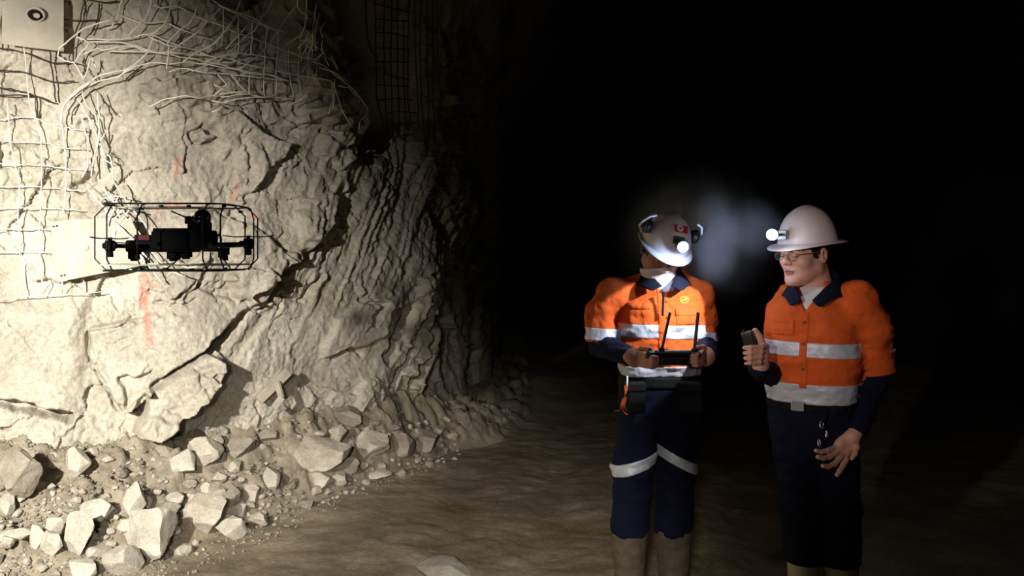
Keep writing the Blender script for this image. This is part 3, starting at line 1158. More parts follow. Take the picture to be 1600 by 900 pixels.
    on(lambda bm: (bx(bm, (.05, .014, .034), T4(.002, -.110, .084, -.55), .005), bx(bm, (.03, .05, .018), T4(.002, -.135, .084), .004), cyl(bm, .026, .028, .034, T4(.002, -.158, .085, math.pi / 2 - .30), 28, .004), bx(bm, (.02, .03, .012), T4(.002, -.124, .058), .003)), 'headlamp', M['black'])
    on(lambda bm: cyl(bm, .0225, .0225, .006, T4(.002, -.175, .0902, math.pi / 2 - .30), 28, .001), 'lamp_lens', M['lit'])
    on(lambda bm: bx(bm, (.062, .004, .034), T4(.008, -.0745, .1225, -.93, .0, .06), .0015), 'red_badge', M['red'])
    on(lambda bm: cyl(bm, .0145, .0145, .005, T4(.002, -.0765, .1245, math.pi / 2 - .93), 24), 'badge_disc', M['white_cloth'])
    on(lambda bm: (cyl(bm, .006, .006, .0058, T4(.002, -.0770, .1252, math.pi / 2 - .93), 16),), 'badge_mark', M['grey_thread'])
    for s_ in (-1, 1):
        on(lambda bm: (cyl(bm, .031, .031, .020, T4(s_ * .114, -.005, .070, 0, math.pi / 2, 0), 24, .008), cyl(bm, .024, .030, .016, T4(s_ * .104, -.005, .070, 0, math.pi / 2, 0), 24, .003)), 'ear_guard', M['black'])
        V_, F_ = tube_geo([(s_ * .108, .03, .02), (s_ * .135, .02, .055), (s_ * .137, -.005, .09), (s_ * .120, -.02, .125), (s_ * .095, -.02, .136)], .0055, 8)
        V_ = [tuple(hm @ Vector(v)) for v in V_]
        mesh_obj('guard_arm', V_, F_, M['white_cloth'], hat, True)
    lp = hm @ Vector((.004, -.215, .094))
    ld = hm.to_3x3() @ Vector((.0, -1, -.1))
    l = bpy.data.lights.new('headlamp_light', 'SPOT')
    l.energy, l.color, l.spot_size, l.spot_blend, l.shadow_soft_size = 1.6, (.86, .94, 1), math.radians(76), .6, .008
    lo_ = bpy.data.objects.new('headlamp_light', l)
    COL.objects.link(lo_)
    lo_.parent = hat
    lo_.location = lp
    lo_.rotation_euler = Vector((.0, -.02, -1)).to_track_quat('-Z', 'Y').to_euler()
    # bare glow of the lamp to the sides
    l2 = bpy.data.lights.new('headlamp_glow', 'POINT')
    l2.energy, l2.color, l2.shadow_soft_size = 3.0, (.45, .65, 1), .012
    lo2 = bpy.data.objects.new('headlamp_glow', l2)
    COL.objects.link(lo2)
    lo2.parent = hat
    lo2.location = lp

    # pen clipped to the placket
    p = pl(1036, 478, -.16)
    bm = bmesh.new()
    cyl(bm, .005, .005, .085, T4(p[0], p[1], p[2], 0, .05), 12, .001)
    cyl(bm, .0065, .0065, .02, T4(p[0] + .002, p[1], p[2] + .05, 0, .05), 12, .001)
    tag(bm_obj('pen', bm, M['collar'], None), 'slim dark pen clipped upright to the orange shirt front above the controller', 'pen')
    bpy.data.objects['pen'].location = (X0, Y0, z0)

    # the controller, a thing of its own
    c = pl(1050, 559, -.365)
    Rc = Matrix.Rotation(math.radians(-38), 4, 'X')
    ct = empty('remote_controller', Vector((X0, Y0, z0)) + Vector(c), 'black handheld drone controller with two upright antennas in the bowed worker’s hands', 'controller')

    def cpart(fn, name, mat, par=ct):
        bm = bmesh.new()
        fn(bm)
        bmesh.ops.transform(bm, matrix=Rc, verts=bm.verts)
        return bm_obj(name, bm, mat, par)
    shell = cpart(lambda bm: (bx(bm, (.150, .095, .022), T4(0, 0, 0), .008, 3), bx(bm, (.045, .10, .032), T4(-.088, .006, -.004), .014, 3), bx(bm, (.045, .10, .032), T4(.088, .006, -.004), .014, 3), bx(bm, (.10, .04, .02), T4(0, -.012, -.016), .006, 2)), 'shell', M['black'])
    cpart(lambda bm: bx(bm, (.128, .078, .003), T4(0, .002, .0118), .001), 'screen', M['screen'], shell)
    for s_ in (-1, 1):
        cpart(lambda bm: (cyl(bm, .010, .010, .005, T4(s_ * .088, -.016, .0135), 18, .001), cyl(bm, .003, .003, .014, T4(s_ * .088, -.016, .021), 10), cyl(bm, .0065, .0075, .005, T4(s_ * .088, -.016, .029), 14, .001)), 'thumb_stick', M['black'], shell)
    for (b0, b1) in (((1034, 546), (1047, 488)), ((1085, 547), (1091, 488))):
        A_, B_ = pl(b0[0], b0[1], -.415) - c, pl(b1[0], b1[1], -.40) - c
        mid, ax = Vector((A_ + B_) / 2), Vector(B_ - A_)
        q = ax.to_track_quat('Z', 'Y').to_matrix().to_4x4()
        bm = bmesh.new()
        bx(bm, (.013, .008, ax.length), Matrix.Translation(mid) @ q, .003, 2)
        cyl(bm, .009, .009, .022, Matrix.Translation(Vector(A_)) @ Matrix.Rotation(math.pi / 2, 4, 'Y'), 14, .002)
        bm_obj('antenna', bm, M['black'], ct)

    # orange ribbon tassel hanging at the belt
    V_, F_ = [], []
    def ribbon(pts, w):
        P_ = smooth_path(pts, .008)
        vs_, fs_ = [], []
        for i, p_ in enumerate(P_):
            n_ = np.array([math.cos(i * .25), math.sin(i * .25) * .6, .0])
            for s_ in (-.5, .5):
                for t_ in (-.0012, .0012):
                    vs_.append(tuple(np.array(p_) + n_ * w * s_ + np.array([0, t_, 0])))
        for i in range(len(P_) - 1):
            a_, b_ = i * 4, i * 4 + 4
            for u_, v_ in ((0, 1), (1, 3), (3, 2), (2, 0)):
                fs_.append((a_ + u_, a_ + v_, b_ + v_, b_ + u_))
        fs_ += [(0, 2, 3, 1), tuple(len(vs_) - 4 + k for k in (0, 1, 3, 2))]
        return vs_, fs_
    ys = -.205
    rib = [ribbon([pl(979, 602, ys), pl(977, 618, ys), pl(974, 632, ys)], .016), ribbon([pl(976, 622, ys), pl(971, 634, ys - .006), pl(969, 641, ys), pl(961, 642, ys)], .017),
           ribbon([pl(976, 622, ys), pl(974, 634, ys - .01), pl(973, 641, ys), pl(980, 648, ys)], .018), ribbon([pl(977, 620, ys), pl(976, 636, ys), pl(980, 643, ys)], .012)]
    V_, F_ = merge(rib)
    o = mesh_obj('ribbon_tassel', V_, F_, M['hi_orange'], None, False)
    o.location = (X0, Y0, z0)
    tag(o, 'bright orange ribbon tassel hanging from the belt of the bowed worker', 'ribbon')
    k_ = [pl(980, 588, ys + .02), pl(980, 596, ys + .005), pl(979, 604, ys)]
    V_, F_ = tube_geo(smooth_path(k_, .01), .004, 8)
    mesh_obj('cord', V_, F_, M['white_cloth'], o)
    return root


# ---------------------------------------------------------------- worker in profile on the right
def build_observer():
    X0, Y0 = 1.209, 3.33
    z0 = float(ground_z(X0, Y0))
    pl = projector(X0, Y0, z0)
    root = empty('person', (X0, Y0, z0), 'person in orange polo and white helmet, face turned in profile, one palm held open', 'person', 'the two mine workers')
    yaw = math.radians(-33)
    fw = np.array([math.sin(yaw), -math.cos(yaw), 0])          # the way the chest faces
    sd_ = np.array([math.cos(yaw), math.sin(yaw), 0])
    Rh = rotm(0, .02, 0) @ rotm(0, 0, math.radians(-61)) @ rotm(.10, 0, 0)
    hc = pl(1258, 397, .0)
    sc = 1.04
    neck0, neck1 = pl(1279, 462, .03), hc + Rh @ np.array([0, .035, -.05])
    zz = lambda py: pl(1270, py, 0)[2]
    tc = pl(1270, 560, 0)[0]
    tors = [(zz(626), tc, 0, .174, .138), (zz(600), tc - .002, -.004, .178, .150), (zz(560), tc, -.006, .180, .156), (zz(510), tc, 0, .188, .142), (zz(475), tc + .004, .008, .176, .122), (zz(457), tc + .010, .014, .104, .084), (zz(441), tc + .014, .02, .066, .066)]
    shL, shR = pl(1336, 470, -.09), pl(1240, 468, .085)
    armL = [pl(1340, 472, -.09), pl(1357, 512, -.07), pl(1367, 578, -.03)]
    armR = [pl(1238, 476, .09), pl(1234, 530, .13), pl(1232, 588, .10)]
    foreL = [pl(1366, 586, -.03), pl(1341, 668, -.13)]
    foreR = [pl(1230, 592, .08), pl(1187, 577, -.12)]
    hipR, kneeR, ankR = pl(1246, 650, .03), pl(1254, 790, .0), pl(1259, 1000, .04)
    hipL, kneeL, ankL = pl(1298, 650, -.02), pl(1308, 790, -.03), pl(1314, 1000, .03)
    d0 = -.14
    openh = [
        ([pl(1322, 718, d0 - .010), pl(1317, 728, d0 - .020), pl(1312, 736, d0 - .030), pl(1308, 742, d0 - .034)], .0112),
        ([pl(1314, 714, d0 - .016), pl(1304, 725, d0 - .036), pl(1294, 729, d0 - .050), pl(1286, 728, d0 - .062)], .0115),
        ([pl(1307, 708, d0 - .016), pl(1296, 714, d0 - .040), pl(1286, 716, d0 - .058), pl(1278, 714, d0 - .070)], .0112),
        ([pl(1303, 700, d0 - .010), pl(1293, 704, d0 - .034), pl(1283, 706, d0 - .048), pl(1275, 704, d0 - .058)], .0104),
        ([pl(1336, 686, d0 + .004), pl(1339, 699, d0 - .020), pl(1336, 709, d0 - .034), pl(1331, 716, d0 - .040)], .0118),
    ]
    Rp = rotm(0, math.radians(33), 0)
    grip = []
    for i in range(4):
        y = 541 + 8.2 * i
        grip.append(([pl(1199 - i * 1.0, y, -.155), pl(1190 - i * 1.0, y + 1, -.205), pl(1173 - i * .3, y + 1.5, -.222), pl(1163 + i * .8, y + 2.5, -.200)], .0102 * (1, 1.03, 1, .9)[i]))
    grip.append(([pl(1196, 553, -.13), pl(1192, 540, -.150), pl(1187, 527, -.165), pl(1180, 517, -.165)], .0155))

    def body(P):
        d = head_sdf(P, hc, Rh, sc)
        d = smin(d, rcone(P, neck0, neck1, .066, .060), .025)
        u = loft(P, [(z, cx, cy, a - .024, b - .024) for z, cx, cy, a, b in tors], yaw)
        u = smin(u, loft(P, [(.91, tc, 0, .13, .09), (.96, tc, 0, .14, .10), (1.06, tc, 0, .145, .11)], yaw), .02)
        d = smin(d, u, .03)
        for a_, f_ in ((armL, foreL), (armR, foreR)):
            d = smin(d, chain(P, a_, [.054, .050, .043], .02), .02)
            d = smin(d, chain(P, [a_[2], f_[0], f_[1]], [.043, .042, .029]), .015)
        for h_, k_, a_ in ((hipR, kneeR, ankR), (hipL, kneeL, ankL)):
            d = smin(d, chain(P, [h_, k_, a_], [.088, .056, .043]), .03)
        d = smin(d, hand_sdf(P, [(pl(1320, 697, d0), (.040, .017, .052), Rp), (pl(1333, 687, d0 - .006), (.016, .016, .030), Rp), (pl(1312, 695, d0 - .004), (.016, .015, .034), Rp)], openh, [(foreL[1], pl(1332, 681, d0), .027, .030)]), .010)
        d = smin(d, hand_sdf(P, [(pl(1190, 556, -.150), (.026, .036, .044), None)], grip, [(foreR[1], pl(1189, 570, -.135), .030, .032)]), .010)
        return d
    sdf_obj('body', body, (-.42, -.32, .02), (.42, .3, 1.78), .0040, M['skin'], root)

    Q_ = lambda P: (P - hc) @ Rh / sc
    # hair below the helmet, brows, lips, eyes
    def hair(P):
        Q = Q_(P)
        A = np.abs(Q[:, 0])
        d = head_sdf(P, hc, Rh, sc) - .006 - .0015 * fbm(P[:, 0] * 120, P[:, 1] * 120, P[:, 2] * 60, oct=2, seed=61)
        line = (np.interp(Q[:, 1], [-.12, -.055, -.044, -.030, -.012, .0, .030, .044, .12], [.08, .062, .034, -.012, -.016, .014, .014, -.072, -.078]) - Q[:, 2]) * .5
        ear_hole = np.hypot((Q[:, 1] - .014) / .024, (Q[:, 2] + .004) / .036)
        d = np.maximum(d, line)
        return np.maximum(d, np.where(A > .055, (1 - ear_hole) * .02, -1))
    sdf_obj('hair', hair, hc - .16, hc + .16, .0036, M['hair'], root)

    def face_part(fn, name, mat):
        return sdf_obj(name, lambda P: fn(Q_(P), P) * sc, hc - .15, hc + .12, .0022, mat, root)
    hs = lambda P: head_sdf(P, hc, Rh, sc)

    def brow(Q, P):
        A = Q.copy()
        A[:, 0] = np.abs(A[:, 0])
        return np.maximum(hs(P) - .0022, rcone(A, (.014, -.09, .0235), (.050, -.07, .0245), .0055, .0035) - .002 + np.abs(A[:, 1] * 0))
    for s_ in (-1, 1):
        def brow1(Q, P, s_=s_):
            return np.maximum(brow(Q, P), -s_ * Q[:, 0])
        face_part(brow1, 'eyebrow', M['hair'])

        def eye1(Q, P, s_=s_):
            return np.maximum(hs(P) - .0012, ell(Q, (s_ * .031, -.092, -.003), (.012, .02, .0026)))
        face_part(eye1, 'eye', M['hair'])
    face_part(lambda Q, P: np.maximum(hs(P) - .0010, ell(Q, (0, -.092, -.0605), (.0215, .03, .0085))), 'lips', M['lips'])

    # glasses
    hm0 = frame4(hc, Rh * sc)
    geo = []
    for s_ in (-1, 1):
        ring = [(s_ * .032 + .0205 * math.cos(t), -.1085 + .35 * (.0205 * math.cos(t) * s_ + .0) ** 2 * 8, .001 + .0155 * math.sin(t)) for t in np.linspace(0, 2 * math.pi, 28, endpoint=False)]
        geo.append(tube_geo(ring, .0009, 6, True))
        geo.append(tube_geo(smooth_path([(s_ * .053, -.106, .006), (s_ * .072, -.07, .008), (s_ * .080, .0, .008), (s_ * .081, .022, -.004)], .01), .0014, 6))
    geo.append(tube_geo(smooth_path([(-.009, -.109, .004), (0, -.113, .008), (.009, -.109, .004)], .004), .0013, 6))
    g = xf(merge(geo), hm0)
    gl = mesh_obj('glasses', g[0], g[1], M['grey_thread'], root, True)
    for s_ in (-1, 1):
        bm = bmesh.new()
        bmesh.ops.create_uvsphere(bm, u_segments=24, v_segments=12, radius=1, matrix=hm0 @ Matrix.Translation((s_ * .032, -.108, .001)) @ Matrix.Diagonal((.020, .0012, .015, 1)))
        bm_obj('lens', bm, M['lens'], gl, True)

    vz = zz(481)

    def uv(P):
        r = P - np.array([tc, 0, 0])
        return r @ sd_, r @ fw

    def vee(P):
        u, v = uv(P)
        return np.maximum(np.abs(u - .0) - .004 - .55 * (P[:, 2] - vz), .02 - v) * .8

    def under(P):
        d = loft(P, [(z, cx, cy, a - .014, b - .014) for z, cx, cy, a, b in tors], yaw)
        d = smin(d, rcone(P, neck0 - .02 * fw * 0, neck0 + np.array([0, 0, .02]), .074, .070), .02)
        return smax(d, np.maximum(zz(500) - P[:, 2], P[:, 2] - zz(447)), .006)
    sdf_obj('undershirt', under, (-.3, -.25, 1.3), (.3, .25, 1.55), .006, M['white_cloth'], root)

    def shirt0(P):
        d = loft(P, tors, yaw)
        d = smin(d, rcone(P, pl(1304, 459, -.03), shL, .034, .078), .03)
        d = smin(d, rcone(P, pl(1252, 459, .05), shR, .034, .070), .03)
        d = smin(d, chain(P, armL, [.080, .085, .076], .03), .03)
        d = smin(d, chain(P, armR, [.074, .072, .066], .03), .03)
        return d + cloth_noise(P, .007, .13, .13, .05, 121) + cloth_noise(P, .003, .05, .05, .04, 122)

    def is_sleeve(P):
        u, v = uv(P)
        return np.abs(u) > .192

    def shirt(P):
        d = smax(shirt0(P), -vee(P), .006)
        zc = np.where(is_sleeve(P), pl(1366, 584, -.05)[2] + .12 * (P[:, 0] - .25), zz(624))
        return smax(d, (zc - P[:, 2]) * .8, .004)
    sh = sdf_obj('shirt', shirt, (-.40, -.30, zz(634)), (.42, .32, 1.56), .0050, M['orange'], root)

    def torso_only(P):
        u, v = uv(P)
        return np.maximum(shirt(P), np.abs(u) - .186)
    sdf_obj('reflective_band', grow_band(torso_only, pl(1270, 560, -.15)[2], pl(1270, 537, -.15)[2], -.02), (-.3, -.26, 1.12), (.3, .26, 1.34), .004, M['silver'], sh)
    sdf_obj('reflective_band', grow_band(torso_only, zz(624), pl(1270, 602, -.15)[2], -.01, .003), (-.3, -.26, zz(636)), (.3, .26, 1.16), .004, M['silver'], sh)
    zb = pl(1386, 547, -.05)[2]
    # small reflective tab at the back of the sleeve
    sdf_obj('reflective_tab', lambda P: np.maximum(np.maximum(shirt(P) - .003, np.abs(P[:, 2] - zb) - .012 * np.clip((P[:, 0] - .250) / .06, 0, 1)), .250 - P[:, 0]), (.22, -.2, zb - .04), (.42, .1, zb + .04), .003, M['silver'], sh)

    def chest_patch(u0, u1, z0_, z1_, off, r=.004):
        def g(P):
            u, v = uv(P)
            q = np.maximum(np.abs(u - (u0 + u1) / 2) - (u1 - u0) / 2, np.abs(P[:, 2] - (z0_ + z1_) / 2) - (z1_ - z0_) / 2)
            return np.maximum(smax(shirt(P) - off, q, r), .02 - v)
        return g
    bl, bh = (-.3, -.27, zz(612)), (.2, .1, 1.46)
    sdf_obj('button_placket', chest_patch(-.016, .016, zz(600), zz(484), .0035), bl, bh, .003, M['orange'], sh)
    sdf_obj('pocket_flap', chest_patch(-.135, -.040, zz(520), zz(497), .0055), bl, bh, .003, M['orange'], sh)
    for py in (500, 532, 570):
        z_ = zz(py)
        vv = np.linspace(.26, .05, 120)
        pts = np.array([tc, 0, z_]) + vv[:, None] * fw
        k = np.nonzero(shirt(pts) < 0)[0][0]
        c = pts[k] + fw * .004
        bm = bmesh.new()
        cyl(bm, .0058, .0058, .004, Matrix.Translation(c) @ Vector(fw).to_track_quat('Z', 'Y').to_matrix().to_4x4(), 16, .001)
        bm_obj('button', bm, M['boot'], sh)

    def collar(P):
        zt, zb_ = zz(427), zz(462)
        t = np.clip((zt + .02 * 0 - P[:, 2]) / (zt - zb_), -.3, 1.8)
        u, v = uv(P)
        u, v = u - .012, v + .018 - .040 * t
        a, b = .072 + .050 * t, .074 + .046 * t
        rho = np.sqrt((u / a) ** 2 + (v / b) ** 2)
        d = np.abs((rho - 1) * .085) - .0045
        top = zt + .020 * np.clip(-v / .08, -1, 1)
        low = zb_ - .034 * np.exp(-((np.abs(u) - .052) / .03) ** 2) * (v > 0)
        d = smax(d, np.maximum(P[:, 2] - top, low - P[:, 2]), .003)
        return smax(d, -np.maximum(np.abs(u) - .006 - .72 * (P[:, 2] - zz(474)), -v), .003)
    sdf_obj('collar', collar, (-.22, -.24, 1.33), (.26, .24, 1.6), .0036, M['collar'], sh)

    for a_, f_, sd in ((armL, foreL, 1), (armR, foreR, 2)):
        e1 = f_[0] + .98 * (f_[1] - f_[0])

        def slv(P, a_=a_, f_=f_, e1=e1, sd=sd):
            d = chain(P, [a_[1] * .3 + a_[2] * .7, a_[2], f_[0], e1], [.054, .058, .056, .040], .02)
            return d + cloth_noise(P, .006, .05, .05, .03, 130 + sd)
        lo = np.minimum(np.minimum(a_[2], a_[1]), e1) - .1
        hi = np.maximum(np.maximum(a_[2], a_[1]), e1) + .1
        sdf_obj('navy_sleeve', slv, lo, hi, .0052, M['navy'], root)

    legR = [hipR, kneeR, pl(1258, 895, .03)]
    legL = [hipL, kneeL, pl(1313, 895, .0)]

    def trousers(P):
        d = loft(P, [(.80, tc, 0, .140, .105), (.88, tc, 0, .162, .122), (.98, tc, 0, .170, .132), (1.06, tc, 0, .166, .130)], yaw)
        l = np.minimum(chain(P, legR, [.102, .086, .080], .03), chain(P, legL, [.102, .086, .080], .03))
        return smax(smin(d, l, .03) + cloth_noise(P, .007, .08, .08, .05, 141), np.maximum(P[:, 2] - 1.055, pl(1258, 889, -.06)[2] - P[:, 2]), .008)
    sdf_obj('trousers', trousers, (-.32, -.26, .26), (.32, .28, 1.09), .0062, M['navy'], root)
    sdf_obj('belt', lambda P: smax(trousers(P) - .008, np.abs(P[:, 2] - 1.010) - .024, .003), (-.26, -.24, .96), (.26, .24, 1.07), .005, M['black_matte'], root)
    bk = np.array([tc, 0, 1.010]) + fw * .156 - sd_ * .02
    bm = bmesh.new()
    bx(bm, (.05, .006, .036), Matrix.Translation(bk) @ Matrix.Rotation(yaw, 4, 'Z'), .002)
    bm_obj('belt_buckle', bm, M['metal'], root)
    for ank, L in ((ankR, legR), (ankL, legL)):
        def boot(P, L=L, ank=ank):
            d = chain(P, [L[2] + np.array([0, 0, .06]), ank + np.array([0, 0, .06])], [.070, .062], .02)
            toe = rcone(P, ank + np.array([0, .0, .03]) - .03 * fw, ank + np.array([0, 0, .025]) + .16 * fw, .05, .047)
            gz = float(ground_z(X0 + ank[0], Y0 + ank[1])) - z0
            return smax(smax(smin(d, toe, .03), P[:, 2] - L[2][2] - .09, .006), gz - P[:, 2], .004)
        sdf_obj('boot', boot, np.minimum(L[2], ank) - np.array([.24, .24, .12]), np.maximum(L[2], ank) + np.array([.2, .2, .07]), .006, M['boot_pale'], root)

    # helmet and lamp
    rim = hc + Rh @ np.array([0, .020, .040])
    hm = frame4(rim, Rh @ rotm(.02, 0, 0))
    g = xf(helmet_geo(a=.112, lf=.122, lb=.122, H=.152, brim=(.044, .026, .046), ridge=.004, drop=.016), hm)
    hat = mesh_obj('hard_hat', g[0], g[1], M['hat_white'], root, True)

    def on(fn, name, mat, par=hat):
        bm = bmesh.new()
        fn(bm)
        bmesh.ops.transform(bm, matrix=hm, verts=bm.verts)
        return bm_obj(name, bm, mat, par)
    on(lambda bm: bx(bm, (.044, .010, .040), T4(0, -.140, .048, -.15), .003), 'lamp_bracket', M['metal'])
    sw = Matrix.Translation((0, -.190, .056)) @ Matrix.Rotation(math.radians(38), 4, 'Z')      # the lamp head is swung towards the camera
    lamp = on(lambda bm: (bx(bm, (.014, .060, .010), T4(0, -.168, .050), .003), cyl(bm, .024, .019, .036, sw @ T4(0, -.018, 0, math.pi / 2), 28, .004)), 'headlamp', M['black'])
    on(lambda bm: cyl(bm, .0215, .0215, .006, sw @ T4(0, -.038, 0, math.pi / 2), 28, .001), 'lamp_lens', M['lit'], lamp)
    V_, F_ = tube_geo(smooth_path([(0, -.165, .055), (.03, -.145, .075), (.08, -.10, .075), (.118, .0, .060), (.09, .10, .055), (.03, .150, .035)], .012), .0028, 6)
    V_ = [tuple(hm @ Vector(v)) for v in V_]
    l = bpy.data.lights.new('headlamp_light', 'SPOT')
    l.energy, l.color, l.spot_size, l.spot_blend, l.shadow_soft_size = 46, (.92, .96, 1), math.radians(37), .12, .010
    lo_ = bpy.data.objects.new('headlamp_light', l)
    COL.objects.link(lo_)
    lo_.parent = hat
    lo_.location = hm @ (sw @ Vector((0, -.060, 0)))
    lo_.rotation_euler = (Vector((.656 + .012, 3.57, 1.325)) - Vector((X0, Y0, z0)) - lo_.location).to_track_quat('-Z', 'Y').to_euler()

    l2 = bpy.data.lights.new('headlamp_glow', 'POINT')
    l2.energy, l2.color, l2.shadow_soft_size = .5, (.74, .86, 1), .012
    lo2 = bpy.data.objects.new('headlamp_glow', l2)
    COL.objects.link(lo2)
    lo2.parent = hat
    lo2.location = hm @ (sw @ Vector((0, -.060, 0)))

    # the small black radio in the raised hand
    c = pl(1170, 531, -.185)
    rd = empty('handheld_radio', Vector((X0, Y0, z0)) + Vector(c), 'small black handheld radio gripped in the raised fist of the worker in profile', 'radio')
    Rr = Matrix.Rotation(math.radians(-16), 4, 'Y') @ Matrix.Rotation(math.radians(-30), 4, 'Z')
    bm = bmesh.new()
    bx(bm, (.044, .030, .080), Rr @ T4(0, 0, -.014), .007, 3)
    bm_obj('radio_body', bm, M['black'], rd)
    bm = bmesh.new()
    bx(bm, (.042, .027, .010), Rr @ T4(0, 0, .028), .004, 2)
    bm_obj('top_cap', bm, M['grey_thread'], rd)
    bm = bmesh.new()
    cyl(bm, .006, .006, .012, Rr @ T4(-.010, 0, .036), 14, .001)
    bm_obj('knob', bm, M['black'], rd)

    # cord with steel clips at the belt
    p0 = [pl(1290, 640, -.185), pl(1287, 655, -.19), pl(1283, 668, -.19), pl(1290, 678, -.19), pl(1284, 690, -.19), pl(1278, 694, -.185)]
    V_, F_ = tube_geo(smooth_path(p0, .008), .0022, 7)
    o = mesh_obj('lanyard', V_, F_, M['black_matte'], None, True)
    o.location = (X0, Y0, z0)
    tag(o, 'black cord with small steel clips hanging from the belt above the open palm', 'lanyard')
    for (px, py, rx) in ((1284, 664, .3), (1291, 678, 1.2), (1280, 692, .9)):
        q = pl(px, py, -.19)
        ring = [(q[0] + .007 * math.cos(t) * math.cos(rx), q[1] + .004 * math.sin(t), q[2] + .012 * math.sin(t)) for t in np.linspace(0, 2 * math.pi, 16, endpoint=False)]
        V_, F_ = tube_geo(ring, .0024, 6, True)
        mesh_obj('clip', V_, F_, M['metal'], o, True)
    return root


build_operator()
build_observer()

# ================================================================== THE DRONE
M['drone'] = simple('black_carbon', lin(7, 7, 8), .75, var=.2, scale=80, spec=.12)
M['dome'] = simple('black_scanner_glass', lin(7, 7, 8), .18, var=.1, spec=.4)
M['drone_grey'] = simple('dark_grey_housing', lin(24, 24, 26), .7, var=.15, scale=60, spec=.15)
M['cage'] = simple('black_cage_rod', lin(20, 19, 18), .5, var=.2)
M['cage_lit'] = simple('lit_cage_rod', lin(226, 230, 205), .4, var=.05)  # lit copy of the cage rod, the light put into its colour
M['dark_red'] = simple('dark_red_plastic', lin(84, 9, 9), .7, var=.1)
M['ring'] = simple('grey_ring', lin(96, 94, 90), .5, .2, var=.1)
M['prop'] = simple('black_propeller', lin(9, 9, 10), .6, var=.1)


